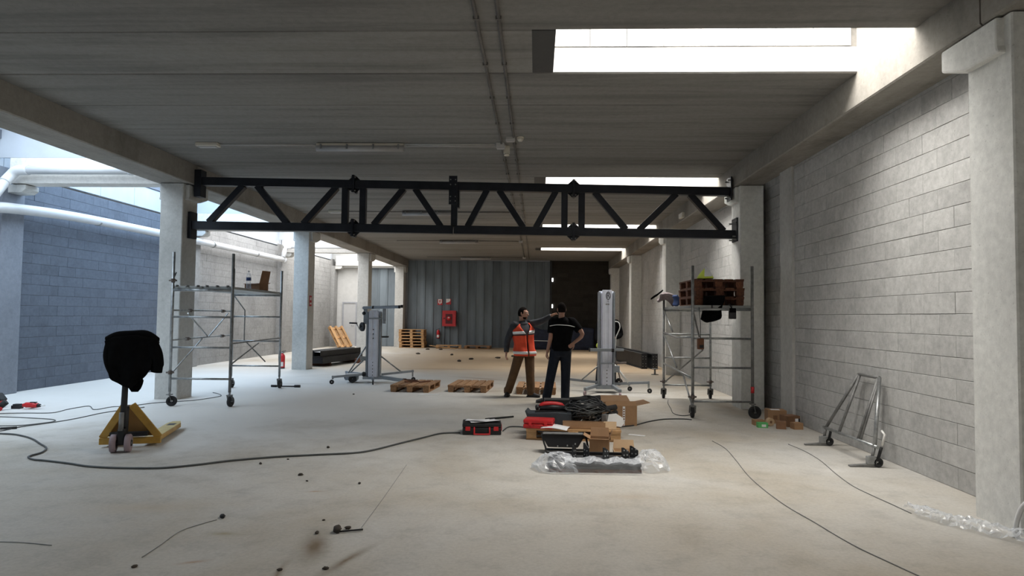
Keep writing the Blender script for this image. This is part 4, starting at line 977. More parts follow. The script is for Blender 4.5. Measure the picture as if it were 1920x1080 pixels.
# right scaffold
t, P, o0 = scaffold('mobile scaffold near the right wall loaded with pallets and clothes', (2.47, 10.6), (3.41, 10.63), (2.49, 13.08), (3.40, 13.12), (2.40, 2.40, 1.95, 1.80), (.26, .79, 1.25), 1.74, m_pad)
for k in range(3):
    a = (.015, .345, .675)[k]; e = (.325, .655, .985)[k]
    q = [P[0].lerp(P[1], a), P[0].lerp(P[1], e), P[2].lerp(P[3], e), P[2].lerp(P[3], a)]
    for p in q[:2]: p.y += .03
    b = MB(); vs = [up(p, 1.725) for p in q] + [up(p, 1.775) for p in q]; b.add(vs, [(3, 2, 1, 0), (4, 5, 6, 7), (0, 1, 5, 4), (1, 2, 6, 5), (2, 3, 7, 6), (3, 0, 4, 7)]); b.build('deck_board', m_pad, t, bevel=.006)
tube_part('ledger', t, [up(P[0], 1.27), up(P[0].lerp(P[2], .5), 1.22), up(P[2], 1.28)], .017); tube_part('ledger', t, [up(P[0], .62), up(P[2], .68)], .017)
tube_part('brace', t, [up(P[2], 1.72), up(P[2].lerp(P[0], .35), 1.32)], .016); tube_part('brace', t, [up(P[2], 1.25), up(P[2].lerp(P[0], .5), .70)], .016); tube_part('brace', t, [up(P[2].lerp(P[0], .72), .60), up(P[0], .16)], .014)
tube_part('brace', t, [up(P[0], 1.70), up(P[0].lerp(P[3], .5), 1.0), up(P[2], .30)], .014, m_galvd)
for p in (P[0], P[2], P[3]): coupler(t, up(p, .33))
MB().tube([up(P[1], .40), up(P[1], .50)], .029, 10).build('red_tape', m_red, t)
for k in range(3): pallet('dark reddish pallet on the right scaffold, ' + ('bottom', 'middle', 'top')[k] + ' of three', (2.985, 11.55, 1.777 + k * PH), (0, 0, PI / 2 + (.0, .015, -.01)[k]), m_woodd, 'pallets on the right scaffold')
def cloth(name, label, cat, mat, fn, nu=16, nv=14, th=.018, amp=.02, fr=6, seed=1):
    b = MB(); off = Vector((seed, seed * 2, 0))
    def f(u, v):
        p = Vector(fn(u, v)); n = noise.noise_vector(p * fr + off); return p + n * amp
    b.grid(f, nu, nv); o = b.build(name, mat); s1 = o.modifiers.new('cloth', 'SOLIDIFY'); s1.thickness = th; s1.offset = 1
    s2 = o.modifiers.new('soft', 'SUBSURF'); s2.levels = s2.render_levels = 1
    return tag(o, label, cat)
zt3 = 1.777 + 3 * PH
cloth('hivis_jacket', 'folded yellow hi-vis jacket heaped on top of the scaffold pallets', 'jacket', m_hivis, lambda u, v: (2.80 + .13 * v * math.cos(2 * PI * u), 11.12 + .15 * v * math.sin(2 * PI * u), zt3 + .01 + .17 * (1 - v ** 1.5)), 20, 8, .012, .012, 9, 2)
cloth('reflective_cloth', 'white reflective strip lying over the hi-vis jacket heap', 'cloth', m_refl, lambda u, v: (2.80 + .10 * (u - .45) * (.25 + v), 11.10 - .15 * v, zt3 + .215 - .17 * v ** 1.5), 8, 6, .012, .01, 8, 3)
cloth('black_jacket', 'black jacket draped over the front edge of the right scaffold', 'jacket', m_cloth, lambda u, v: (2.70 + .28 * u - .10 * (1 - v) * (1 - v), 10.72 - .16 * max(0, 1 - v * 1.6) + .06 * math.sin(u * 5), 1.50 + .14 * abs(u - .35) * (1 - v) + .44 * v), 14, 16, .04, .025, 7, 4)
t = thing('tool_pouch', 'small black pouch hanging under the front edge of the right scaffold', 'pouch', (3.05, 10.46, 1.56)); MB().bb(-.055, .055, -.03, .03, 0, .13).build('body', m_black, t, bevel=.012); MB().bb(-.05, .05, -.035, -.005, .10, .17).build('flap', m_cloth, t, bevel=.008); MB().tube([(0, .0, .12), (0, .06, .19), (0, .13, .225), (0, .22, .225)], .012, 8).build('strap', m_black, t)
cloth('work_jacket', 'grey-mauve jacket thrown over the far left post of the right scaffold', 'jacket', m_purple, lambda u, v: (2.36 + .34 * u, 12.75 + .35 * v, 1.99 + .10 * math.sin(PI * u) + .05 * math.sin(v * 6) - .10 * u - .05 * v), 14, 10, .05, .045, 6, 5)
cloth('dark_scarf', 'dark sleeve hanging off the left end of the thrown mauve jacket', 'garment', m_cloth, lambda u, v: (2.18 + .22 * u + .04 * v, 12.72 + .06 * v, 1.90 + .17 * u + .02 * v), 8, 5, .03, .02, 8, 6)
cloth('blue_bag', 'dark blue cloth bag on the deck under the thrown mauve jacket', 'bag', m_blue, lambda u, v: (2.51 + .16 * u + .03 * math.sin(PI * v), 12.45 + .14 * math.sin(PI * u) * -1, 1.80 + .17 * v), 12, 8, .06, .015, 8, 7)
t = thing('power_strip', 'orange and black socket box hanging on a cable from the right scaffold', 'socket box', (2.58, 10.55, 1.08), .3)
MB().bb(-.05, .05, -.03, .03, 0, .17).build('body', M('brown_plastic', (.18, .07, .03), .6), t, bevel=.012); MB().bb(-.035, .035, -.036, -.028, .02, .07).build('socket_cover', m_black, t, bevel=.004)
MB().tube([(0, 0, .17), (0, -.0, .40), (-.02, .01, .66)], .006, 6).build('cable', m_cableb, t)

# ================================================================ MAST LIFTS
def mast_lift(label, loc, rz, H, carriage, extra):
    """aluminium telescopic mast on a base with castors, outriggers, winch and fork carriage; local -y faces the camera"""
    t = thing('mast_lift', label, 'material lift', loc, rz)
    def rail(name, x, y, z0, z1, w_, d_, mat):
        b = MB(); c = .012
        b.prism([(-w_ / 2, -d_ / 2), (-w_ / 6, -d_ / 2), (-w_ / 6 + c, -d_ / 2 + c), (w_ / 6 - c, -d_ / 2 + c), (w_ / 6, -d_ / 2), (w_ / 2, -d_ / 2), (w_ / 2, d_ / 2), (-w_ / 2, d_ / 2)], (x, y, z0), (1, 0, 0), (0, 1, 0), z1 - z0)
        return b.build(name, mat, t, bevel=.003)
    rail('mast_section', 0, .05, .12, H - .02, .30, .10, m_alu); rail('mast_section', .0, -.045, .10, H - .06, .24, .08, m_alu); rail('mast_section', 0, -.115, .12, H, .19, .055, m_alu)
    for s_ in (-1, 1): MB().bb(s_ * .15 - .02, s_ * .15 + .02, -.10, .10, .12, H - .04).build('side_rail', m_alud, t, bevel=.004)
    f = MB().bb(-.095, .095, -.152, -.143, .14, .52).build('front_plate', m_alu, t)
    hole = MB().cyl((0, -.156, 0), (0, -.142, 0), .011, 8).mesh('bolt', m_rubber)
    for z in (.18, .25, .32, .40, .47): inst('bolt', hole, f, (0, 0, z))
    # base
    MB().bb(-.22, .22, -.16, .16, .085, .14).build('base_plate', m_alud, t, bevel=.005)
    return t
def strut(t, a, b_, r=.016, mat=None): return MB().tube([a, b_], r, 8).build('strut', mat or m_galv, t)
def outrigger(t, a, b_, drop=True, sz=.05):
    a = Vector(a); b_ = Vector(b_); o = MB().beam(a, b_, sz, sz).build('outrigger', m_alud, t, bevel=.004)
    if drop:
        d = (b_ - a).normalized(); p = b_ - d * .02; q = MB(); q.beam((p.x, p.y, b_.z + .03), (p.x, p.y, .11), .035, .035, (1, 0, 0)); q.build('castor_stem', m_galv, o)
        ax = Vector((-d.y, d.x, 0)); c = Vector((p.x, p.y, .05)) + Vector((d.x, d.y, 0)) * .02
        MB().wheel(c, ax, .05, .035).build('castor_wheel', m_pu if sz > .052 else m_rubber, o)
    return o
# left lift: folded mast, forks on top
t = mast_lift('folded aluminium mast lift near the left column, forks resting on its top', (-3.75, 15.25, 0), .12, 1.66, 0, None)
for (a, b_) in (((-.15, -.1, .20), (-.86, -.42, .16)), ((.2, -.05, .19), (.90, .30, .24)), ((0, -.15, .12), (.06, -.52, .12)), ((-.2, .1, .18), (-.72, .62, .18))): outrigger(t, a, b_)
outrigger(t, (.18, -.10, .13), (.72, -.28, .075), False, .075); MB().bb(.70, .78, -.33, -.25, .03, .12).build('end_cap', m_rust, t, bevel=.006)
MB().bb(-.62, -.34, -.12, .12, .06, .20).build('axle_box', m_alud, t, bevel=.01)
for y in (-.14, .14): MB().wheel((-.45, y, .09), (0, 1, 0), .088, .05).build('rear_wheel', m_rubber, t)
strut(t, (-.14, .0, .88), (-.55, -.1, .22)); strut(t, (-.12, .02, .62), (-.50, -.05, .24)); strut(t, (.14, .03, .62), (.62, .17, .23)); strut(t, (-.17, .05, .52), (-.17, .05, .16), .01)
MB().beam((-.24, -.10, 1.72), (.60, -.42, 1.74), .045, .06).build('fork', m_alud, t, bevel=.004); MB().beam((-.24, .12, 1.72), (.62, .02, 1.76), .045, .06).build('fork', m_alud, t, bevel=.004)
MB().beam((-.24, -.10, 1.71), (-.22, .14, 1.71), .05, .05).build('fork_crossbar', m_alud, t, bevel=.004); MB().beam((.2, -.27, 1.73), (.22, .08, 1.74), .04, .05).build('fork_crossbar', m_alud, t, bevel=.004)
for (x, y, z) in ((.61, -.425, 1.742), (.63, .018, 1.762), (-.0, -.19, 1.73)): MB().bb(x - .03, x + .02, y - .028, y + .028, z - .035, z + .035).build('rubber_end', m_black, t, bevel=.004)
MB().bb(.20, .27, -.12, -.05, 1.36, 1.70).build('fork_post', m_alud, t, bevel=.004); MB().bb(-.15, .20, -.165, -.145, 1.46, 1.49).build('carriage_bar', m_alud, t)
MB().bb(-.24, -.16, -.07, .03, 1.34, 1.70).build('carriage_side', m_alud, t, bevel=.004)
wn = MB().wheel((-.265, -.04, 1.28), (1, .75, 0), .105, .06).build('winch', m_black, t)
MB().tube([(-.25, -.03, 1.27), (-.33, -.04, 1.22), (-.40, -.05, 1.36)], .011, 8).build('crank_arm', m_galv, wn); MB().tube([(-.38, -.05, 1.36), (-.56, -.06, 1.365)], .019, 10).build('crank_grip', m_black, wn)
MB().tube([(.15, -.02, 1.04), (.19, -.02, 1.05)], .012, 8).build('crank_arm', m_galv, t); MB().tube([(.19, -.02, 1.05), (.34, -.05, 1.055)], .019, 10).build('crank_grip', m_black, t)
MB().ball((-.23, -.05, 1.59), .045).build('knob', m_black, t); MB().bb(-.30, -.17, -.05, .05, .50, .60).build('bracket', m_galv, t, bevel=.01); MB().ball((-.20, -.12, .20), .055).build('knob', m_black, t)
h = MB().cyl((0, -.150, 0), (0, -.136, 0), .013, 8).mesh('bolt', m_rubber)
for z in (1.02, 1.12, 1.22): inst('bolt', h, t, (.0, 0, z))
# right lift
t = mast_lift('tall upright aluminium mast lift with a black emblem, behind the two men', (1.46, 13.95, 0), .03, 2.13, 0, None)
outrigger(t, (-.14, .02, .15), (-.5, -.62, .13), True, .06); outrigger(t, (.12, -.1, .15), (.16, -.88, .13), True, .06); outrigger(t, (.16, .05, .18), (.90, -.05, .22)); outrigger(t, (-.16, .08, .2), (-.80, .35, .24)); outrigger(t, (.1, .15, .16), (.55, .30, .16), True)
MB().beam((-.14, -.12, .14), (.14, -.12, .14), .07, .06).build('base_beam', m_alud, t, bevel=.004)
MB().bb(-.36, .10, -.20, -.16, .86, .92).build('fork_bar', m_alud, t, bevel=.004); MB().bb(.10, .34, -.20, -.16, .87, .92).build('fork_bar', m_alud, t, bevel=.004); MB().bb(-.375, -.35, -.205, -.155, .855, .925).build('rubber_end', m_black, t); MB().bb(.09, .14, -.21, -.155, .85, .92).build('rubber_end', m_black, t)
MB().bb(-.16, .16, -.18, -.15, .60, .625).build('carriage_bar', m_alud, t); MB().tube([(.15, -.17, .62), (.40, -.15, .63)], .022, 10).build('carriage_pin', m_rust, t)
for x in (-.16, .14): MB().bb(x, x + .03, -.17, -.14, .60, .87).build('carriage_side', m_alud, t)
strut(t, (.16, .0, .60), (.46, -.03, .22), .022, m_white); strut(t, (.15, .02, .88), (.32, .02, .2), .012, m_rust); strut(t, (-.15, .05, .55), (-.50, .2, .22), .014); MB().wheel((.28, .05, .22), (0, 1, 0), .075, .05).build('rear_wheel', m_rubber, t)
MB().bb(.15, .28, -.06, .06, .42, .56).build('winch_box', m_alud, t, bevel=.01)
rp = [(.17, -.02, 1.48), (.25, -.03, 1.46), (.28, -.04, 1.36), (.24, -.03, 1.24), (.20, -.03, 1.14), (.19, -.02, .92)]
MB().tube(spline(rp, 5), .011, 8).build('white_rope', m_rope, t)
MB().bb(-.19, -.12, -.10, -.06, 1.50, 1.52).build('clamp', m_galv, t); MB().bb(.16, .175, -.06, .02, 1.6, 1.92).build('side_strip', m_white, t)
# emblem and small print on the mast head
e = MB(); N_ = 24
def ell(b, cx, cz, rx, rz_, wdt, y, n=24):
    vs = []; fs = []
    for i in range(n):
        a = 2 * PI * i / n
        for k in (0, 1): vs.append((cx + (rx - wdt * k) * math.cos(a), y, cz + (rz_ - wdt * k) * math.sin(a)))
    for i in range(n): j = (i + 1) % n; fs.append((2 * i, 2 * j, 2 * j + 1, 2 * i + 1))
    b.add(vs, fs)
ell(e, .02, 2.01, .050, .085, .014, -.1445); em = e.build('emblem_ring', m_black, t)
def letters(text, name, mat, parent, loc, size, rot=(PI / 2, 0, 0), extrude=.0008, sx=1.0):
    c = bpy.data.curves.new(name, 'FONT'); c.body = text; c.size = size; c.extrude = extrude; c.align_x = 'CENTER'; c.align_y = 'CENTER'
    tmp = bpy.data.objects.new(name, c); dg = bpy.context.evaluated_depsgraph_get(); me = bpy.data.meshes.new_from_object(tmp); bpy.data.objects.remove(tmp); bpy.data.curves.remove(c)
    me.materials.clear(); me.materials.append(mat); o = bpy.data.objects.new(name, me); C.objects.link(o); o.parent = parent; o.location = loc; o.rotation_euler = rot; o.scale = (sx, 1, 1); return o
letters('R', 'emblem_letter', m_black, em, (.022, -.1450, 2.01), .15, sx=.75)
b = MB()
for (x0, x1, z) in ((-.0, .03, 1.895),): b.bb(x0, x1, -.1465, -.1440, z, z + .012)
b.build('printed_mark', m_cond, t)
for k, (x, w_) in enumerate(((-.02, .02), (.006, .014), (.03, .02))): MB().bb(x - w_ / 2, x + w_ / 2, -.1465, -.1440, 1.82, 1.845).build('printed_mark', m_cond, t)

# ================================================================ PALLET TRUCK WITH JACKET
hd = math.atan2(.27 - .0, 1.6)   # forks point into the hall, slightly left
t = thing('pallet_truck', 'ochre hand pallet truck with a dark tiller, seen from its steering end', 'pallet truck', (-4.62, 7.30, 0), .27)
for x in (-.075, .075):
    q = MB().wheel((x, 0, .10), (1, .12, 0), .10, .062, 22).build('steer_wheel', m_pu, t); MB().cyl((x - .034, 0, .10), (x + .034, 0, .10), .035, 12).build('hub', m_rubber, q)
MB().cyl((-.11, 0, .10), (.11, 0, .10), .014, 8).build('axle', m_galvd, t)
MB().bb(-.035, .035, -.03, .12, .08, .26).build('wheel_yoke', m_black, t, bevel=.01)
MB().cyl((0, .08, .20), (0, .10, .50), .045, 14).build('pump_cylinder', m_black, t); MB().cyl((.0, -.02, .24), (.0, -.01, .44), .026, 12).build('pump_ram', m_galvd, t)
for sgn in (-1, 1): MB().beam((sgn * .30, .34, .10), (sgn * .035, .22, .50), .08, .026, (0, 1, 0)).build('side_plate', m_yel, t, bevel=.005)
MB().beam((-.325, .33, .07), (.325, .33, .07), .05, .075).build('cross_frame', m_yel, t, bevel=.006); MB().beam((-.20, .28, .155), (.20, .28, .155), .06, .05).build('lift_link', m_black, t, bevel=.006)
b = MB(); b.prism([(-.27, .12), (.27, .12), (.05, .48), (-.05, .48)], (0, .34, 0), (1, 0, 0), (0, 0, 1), -.012); b.build('back_plate', M('dark_ochre', (.22, .11, .025), .6), t)
for sgn in (-1, 1):
    b = MB(); x = sgn * .20; b.prism([(x - .08, .34), (x + .08, .34), (x + .08, 1.42), (x + .05, 1.56), (x - .05, 1.56), (x - .08, 1.42)], (0, 0, .085), (1, 0, 0), (0, 1, 0), .012); f = b.build('fork_top', m_yelp, t)
    for s_ in (-1, 1): MB().bb(x + s_ * .08 - .005, x + s_ * .08 + .005, .34, 1.42, .04, .094).build('fork_side', m_yel, f)
    MB().bb(x - .045, x + .045, 1.22, 1.38, .0972, .0985).build('roller_slot', m_black, f); MB().wheel((x, 1.30, .042), (1, 0, 0), .041, .07).build('roller', m_rubber, f)
tl = MB().tube([(0, .03, .28), (0, .06, .50), (0.01, .07, 1.14)], [.034, .034, .028], 12).build('tiller', m_rubber, t)
MB().tube([(-.19, .07, 1.21), (.19, .07, 1.21)], .017, 10).build('handle_bar', m_black, tl); MB().tube([(0.01, .07, 1.14), (-.12, .07, 1.18), (-.19, .07, 1.21)], .014, 8).build('handle_frame', m_black, tl); MB().tube([(0.01, .07, 1.14), (.12, .07, 1.18), (.19, .07, 1.21)], .014, 8).build('handle_frame', m_black, tl)
# jacket: a closed garment hanging over the handle, body panel and two sleeves
t = thing('black_jacket', 'black jacket hanging over the handle of the pallet truck', 'jacket', (-4.58, 7.32, 0), .14)
def panel(y, out, pts_top, pts_bot):
    def f(u, v):
        i = u * (len(pts_top) - 1); a = min(int(i), len(pts_top) - 2); q = i - a
        p = Vector(pts_top[a]).lerp(Vector(pts_top[a + 1]), q); r = Vector(pts_bot[a]).lerp(Vector(pts_bot[a + 1]), q)
        s_ = p.lerp(r, v); bulge = out * math.sin(PI * (.08 + .84 * u)) ** .6 * (1 - .55 * v)
        n = noise.noise(Vector((s_.x * 7, s_.y * 7, y * 9)))
        return Vector((s_.x, y - bulge * (.6 + .4 * math.sin(v * 2.4)) + .022 * n + .02 * math.sin(u * 15 + v * 3) * v, s_.y + .012 * n))
    return f
T_ = [(-.27, 1.235), (-.17, 1.285), (-.05, 1.30), (.08, 1.315), (.20, 1.285), (.27, 1.22)]
Bf = [(-.235, .92), (-.19, .80), (-.08, .745), (.04, .70), (.12, .80), (.24, .92)]
Bb = [(-.25, .90), (-.12, .76), (.0, .655), (.06, .66), (.09, .86), (.20, .90)]
for nm, y, o_, bt in (('front_panel', .03, .055, Bf), ('back_panel', .13, -.05, Bb)):
    b = MB(); b.grid(panel(y, o_, T_, bt), 22, 22); o = b.build(nm, m_cloth, t); s1 = o.modifiers.new('cloth', 'SOLIDIFY'); s1.thickness = .028
b = MB(); b.tube(spline([(-.27, .08, 1.23), (-.16, .07, 1.285), (.0, .08, 1.30), (.15, .08, 1.30), (.27, .08, 1.22)], 5), [.032] + [.055] * 19 + [.035], 12); b.build('collar_fold', m_cloth, t)
b = MB(); b.tube(spline([(.20, .05, 1.23), (.27, .04, 1.12), (.29, .05, .99), (.28, .06, .885)], 5), [.075] * 4 + [.072] * 8 + [.062] * 4, 12, True, [.05] * 16); b.build('sleeve', m_cloth, t)
b = MB(); b.tube(spline([(-.22, .08, 1.22), (-.23, .05, 1.08), (-.20, .05, .95), (-.13, .06, .82)], 5), [.065] * 16, 12, True, [.05] * 16); b.build('sleeve', m_cloth, t)

# ================================================================ TRESTLE AGAINST THE RIGHT WALL
t = thing('scaffold_outrigger', 'galvanised trapezoid frame with two wheeled feet leaning against the right block wall', 'scaffold frame', (3.6, 7.9, 0))
Bt0, Bt1 = Vector((.02, .58, .22)), Vector((.03, -.60, .22)); Tp0, Tp1 = Vector((.27, .24, .92)), Vector((.27, -.24, .92))
tube_part('bottom_rail', t, [Bt0 + Vector((0, .06, 0)), Bt1 - Vector((0, .06, 0))], .019); tube_part('top_rail', t, [Tp0, Tp1], .019, m_galvd)
tube_part('side_tube', t, [Bt0, Tp0], .019, m_galvd); tube_part('side_tube', t, [Bt1, Tp1], .021)
tube_part('inner_tube', t, [Bt0.lerp(Bt1, .30), Tp0 - Vector((0, .03, 0))], .017, m_galvd); tube_part('inner_tube', t, [Bt0.lerp(Bt1, .69), Tp1 + Vector((0, .03, 0))], .017, m_galvd); tube_part('inner_tube', t, [Bt0.lerp(Bt1, .74), Tp1 + Vector((0, .01, -.02))], .012, m_galvd)
tube_part('handle_loop', t, [Bt1 + Vector((.05, -.05, .02)), Bt1 + Vector((.06, -.09, .14)), Bt1 + Vector((.06, -.03, .17))], .012, m_white)
for p in (Bt0, Bt1):
    y = p.y
    tube_part('foot_tube', t, [p, Vector((.0, y, .10))], .016, m_galvd); tube_part('foot_tube', t, [p + Vector((.05, -.04, .0)), Vector((.05, y - .03, .10))], .016, m_rubber)
    fo = MB().prism([(-.24, .004), (.06, .004), (.06, .03), (-.05, .035), (-.24, .016)], (0, y + .03, 0), (1, 0, 0), (0, 0, 1), .05).build('foot_plate', m_galvd, t, bevel=.003)
    b = MB(); b.bb(-.06, .04, y - .03, y + .025, .03, .12); b.build('brake_block', m_galv, t, bevel=.012); MB().wheel((.055, y - .01, .055), (0, 1, 0), .052, .04).build('castor_wheel', m_rubber, t)

# ================================================================ STEEL BEAM PILES
def ibeam(name, label, a, b_, w_, h_, group=None, plates=False, rz=0, mat=None):
    a = Vector(a); b_ = Vector(b_); L = (b_ - a).length; ang = math.atan2(b_.y - a.y, b_.x - a.x) - PI / 2
    t = thing(name, label, 'steel beam', a, ang, group); mt = mat or m_darksteel
    MB().bb(-w_ / 2, w_ / 2, 0, L, 0, .016).build('flange', mt, t); MB().bb(-w_ / 2, w_ / 2, 0, L, h_ - .016, h_).build('flange', mt, t); MB().bb(-.007, .007, 0, L, .016, h_ - .016).build('web', mt, t)
    if plates:
        e = MB().bb(-w_ / 2 - .01, w_ / 2 + .01, -.02, 0, -.0, h_ + .01).build('end_plate', m_truss, t)
        hm = MB().cyl((0, -.026, 0), (0, -.018, 0), .012, 8).mesh('bolt_hole', m_galvd)
        for z in (.08, .16, h_ - .16, h_ - .08):
            for x in (-w_ / 2 + .035, w_ / 2 - .035): inst('bolt_hole', hm, e, (x, 0, z))
    return t
def channel(label, a, b_, w_, h_, cat='steel beam', group=None):
    a = Vector(a); b_ = Vector(b_); L = (b_ - a).length; ang = math.atan2(b_.y - a.y, b_.x - a.x) - PI / 2
    t = thing('steel_channel', label, cat, a, ang, group)
    MB().bb(-w_ / 2, w_ / 2, 0, L, 0, .014).build('bottom_flange', m_darksteel, t)
    for s_ in (-1, 1): MB().bb(s_ * (w_ / 2 - .007) - .007, s_ * (w_ / 2 - .007) + .007, 0, L, .014, h_).build('side_wall', m_darksteel, t)
    MB().bb(-w_ / 2 + .016, w_ / 2 - .016, .02, L * .45, h_ * .80, h_ * .82).build('inner_face', m_up, t); [MB().bb(s_ * (w_ / 2 - .016) - .012, s_ * (w_ / 2 - .016) + .012, 0, L, h_, h_ + .006).build('lip', m_galvd, t) for s_ in (-1, 1)]; return t
for k, (x, y) in enumerate(((-6.55, 20.0), (-6.1, 21.6))):
    b = MB(); b.bb(-.5, .35, -.05, .05, 0, .085); o = b.build('timber_bearer', m_woodd, None, bevel=.004, loc=(x, y, 0), rot=(0, 0, -.2)); tag(o, ['timber bearer under the near end of the left steel pile', 'timber bearer under the far end of the left steel pile'][k], 'timber')
t = thing('box_girder', 'wide dark steel box section at the bottom of the left steel pile', 'steel beam', (-6.60, 19.55, .087), -.22)
MB().bb(-.30, .30, 0, 2.5, 0, .20).build('body', m_darksteel, t, bevel=.006); MB().bb(-.29, .29, -.006, -.0005, .01, .19).build('end_plate', m_truss, t)
channel('open dark steel channel on the left pile, left of the two', (-6.76, 19.5, .29), (-6.25, 22.1, .29), .24, .17)
channel('open dark steel channel on the left pile, right of the two', (-6.49, 19.5, .29), (-5.96, 22.0, .29), .24, .17)
b = MB(); b.bb(-.09, .09, -.07, .07, 0, .15); o = b.build('brick_stack', m_woodd, None, bevel=.01, loc=(-5.72, 21.2, 0)); tag(o, 'reddish timber block on the floor beside the left steel pile', 'timber')
ibeam('steel_beam', 'dark steel beam with an end plate near the right wall, left of the two', (3.30, 20.45, 0), (2.75, 25.6, 0), .16, .46, None, True)
ibeam('steel_beam', 'dark steel beam with an end plate near the right wall, right of the two', (3.60, 20.35, 0), (3.05, 25.6, 0), .16, .46, None, True)
t = thing('screw_jack', 'small steel stand with a round foot in front of the right steel beams', 'stand', (3.27, 18.45, 0)); MB().lathe((0, 0, 0), [(.10, 0), (.10, .012), (.03, .02), (.022, .15), (.09, .155), (.09, .17)], 14).build('body', m_galvd, t)

# ================================================================ BOXES BY THE RIGHT PILASTER
c = carton('cardboard_box', 'largest brown carton in the heap by the right pilaster, white label on top', (3.64, 10.28, 0), -.1, .27, .22, .19, m_card); MB().bb(-.08, .05, -.08, .03, .197, .199).build('white_label', m_paper, c); MB().bb(-.06, .0, -.1125, -.1105, .06, .12).build('printed_mark', m_cardd, c)
c = carton('cardboard_box', 'reddish brown carton with a black and white label, right of the largest', (3.74, 9.98, 0), .25, .20, .20, .15, m_cardd); MB().bb(.02, .07, -.1025, -.1005, .06, .12).build('white_label', m_paper, c); MB().bb(.07, .098, -.1025, -.1005, .06, .12).build('black_label', m_black, c)
carton('cardboard_box', 'small square brown carton at the right end of the heap by the pilaster', (3.74, 9.72, 0), .1, .13, .13, .085, m_card)
carton('cardboard_box', 'small dented carton with a mottled face in front of the reddish one', (3.52, 9.72, 0), -.3, .13, .12, .10, m_cardd)
carton('cardboard_box', 'low tan carton at the left of the heap behind the green box', (3.30, 10.02, 0), .05, .16, .12, .07, m_card)
c = carton('cardboard_box', 'small green carton with a pale label at the front of the heap', (3.28, 9.80, 0), -.05, .14, .10, .065, m_green); MB().bb(-.02, .04, -.0525, -.0505, .015, .05).build('white_label', m_white, c)
t = thing('cable_reel', 'small round cardboard drum lying between the green box and the mottled carton', 'drum', (3.44, 9.95, 0), .3); MB().cyl((0, -.03, .06), (0, .03, .06), .058, 18).build('drum', m_cardl, t); MB().cyl((0, -.032, .06), (0, -.03, .06), .02, 12).build('core', m_cardd, t)

# ================================================================ FIRE EQUIPMENT AND SIGNS
def extinguisher(label, loc, h_, rz=0):
    t = thing('fire_extinguisher', label, 'fire extinguisher', loc, rz); r = h_ * .145
    MB().lathe((0, 0, 0), [(r * .9, 0), (r, .02), (r, h_ * .66), (r * .8, h_ * .75), (r * .35, h_ * .80), (r * .3, h_ * .84)], 20).build('cylinder', m_red, t)
    MB().lathe((0, 0, h_ * .84), [(r * .38, 0), (r * .38, h_ * .05)], 12).build('valve', m_galv, t); MB().beam((-.02, 0, h_ * .92), (.10, 0, h_ * .97), .02, .014).build('lever', m_black, t); MB().beam((-.02, 0, h_ * .89), (.09, 0, h_ * .90), .02, .012).build('grip', m_black, t)
    MB().tube(spline([(-.02, 0, h_ * .86), (-r * 1.2, 0, h_ * .84), (-r * 1.4, 0, h_ * .6), (-r * 1.2, -.01, h_ * .25)], 4), .011, 8).build('hose', m_black, t)
    lb = MB(); n = 8
    def f(u, v): a = -PI / 2 + (u - .5) * 1.5; return Vector((math.cos(a) * (r + .002), math.sin(a) * (r + .002), h_ * (.12 + .24 * v)))
    lb.grid(f, n, 1); lb.build('label_plate', m_white, t); MB().lathe((0, 0, 0), [(r * 1.01, 0), (r * 1.01, .03)], 20).build('foot_ring', m_black, t); return t
extinguisher('red fire extinguisher standing on the floor left of the second left column', (-7.22, 18.7, 0), .52)
extinguisher('red fire extinguisher hanging on the sheet wall below the hose cabinet', (-4.78, YB - .14, .42), .52)
MB().bb(-.03, .03, .07, .16, .24, .32).build('wall_bracket', m_galvd, [o_ for o_ in C.objects if o_.name.startswith('fire_extinguisher')][-1])
t = thing('hose_cabinet', 'red fire hose cabinet with a glass door on the sheet wall', 'hose cabinet', (-4.25, YB - .03, 1.03))
MB().bb(-.33, .33, -.19, -.0, 0, .76).build('body', m_redp, t, bevel=.01); d = MB(); d.bb(-.33, -.17, -.205, -.192, 0, .76).bb(.17, .33, -.205, -.192, 0, .76).bb(-.17, .17, -.205, -.192, .60, .76).bb(-.17, .17, -.205, -.192, 0, .12); dd = d.build('door', m_redp, t)
MB().bb(-.17, .17, -.197, -.1925, .12, .60).build('dark_window', M('dark_window', (.10, .012, .014), .25), dd); MB().lathe((0, 0, 0), [(.11, 0), (.11, .01)], 18).build('reel', m_red, dd, loc=(.0, -.1975, .38), rot=(PI / 2, 0, 0)); MB().lathe((0, 0, 0), [(.035, 0), (.035, .012)], 12).build('reel_hub', m_white, dd, loc=(.0, -.203, .42), rot=(PI / 2, 0, 0)); MB().bb(-.27, -.20, -.213, -.205, .36, .41).build('door_lock', m_black, dd)
b = MB(); b.tube([(-4.47, YB - .08, 0), (-4.47, YB - .08, 1.03)], .022, 8); tag(b.build('water_pipe', m_darksteel), 'dark vertical pipe from the floor up to the hose cabinet', 'pipe')
t = thing('safety_sign', 'white and red pictogram sign on the sheet wall, left of the pair', 'sign', (-4.73, YB - .035, 2.21)); MB().bb(-.12, .12, -.006, 0, -.15, .14).build('plate', m_white, t); MB().bb(-.12, -.085, -.009, -.0065, -.06, .14).build('red_edge', m_redp, t); MB().bb(.085, .12, -.009, -.0065, -.06, .14).build('red_edge', m_redp, t)
MB().bb(-.035, .02, -.009, -.0065, -.03, .09).build('extinguisher_symbol', m_redp, t); MB().bb(-.035, .045, -.009, -.0065, .095, .11).build('extinguisher_symbol', m_redp, t); MB().prism([(-.12, -.06), (-.03, -.06), (0, -.13), (.03, -.06), (.12, -.06), (.12, -.15), (-.12, -.15)], (0, -.0065, 0), (1, 0, 0), (0, 0, 1), .0025).build('arrow_panel', m_redp, t)
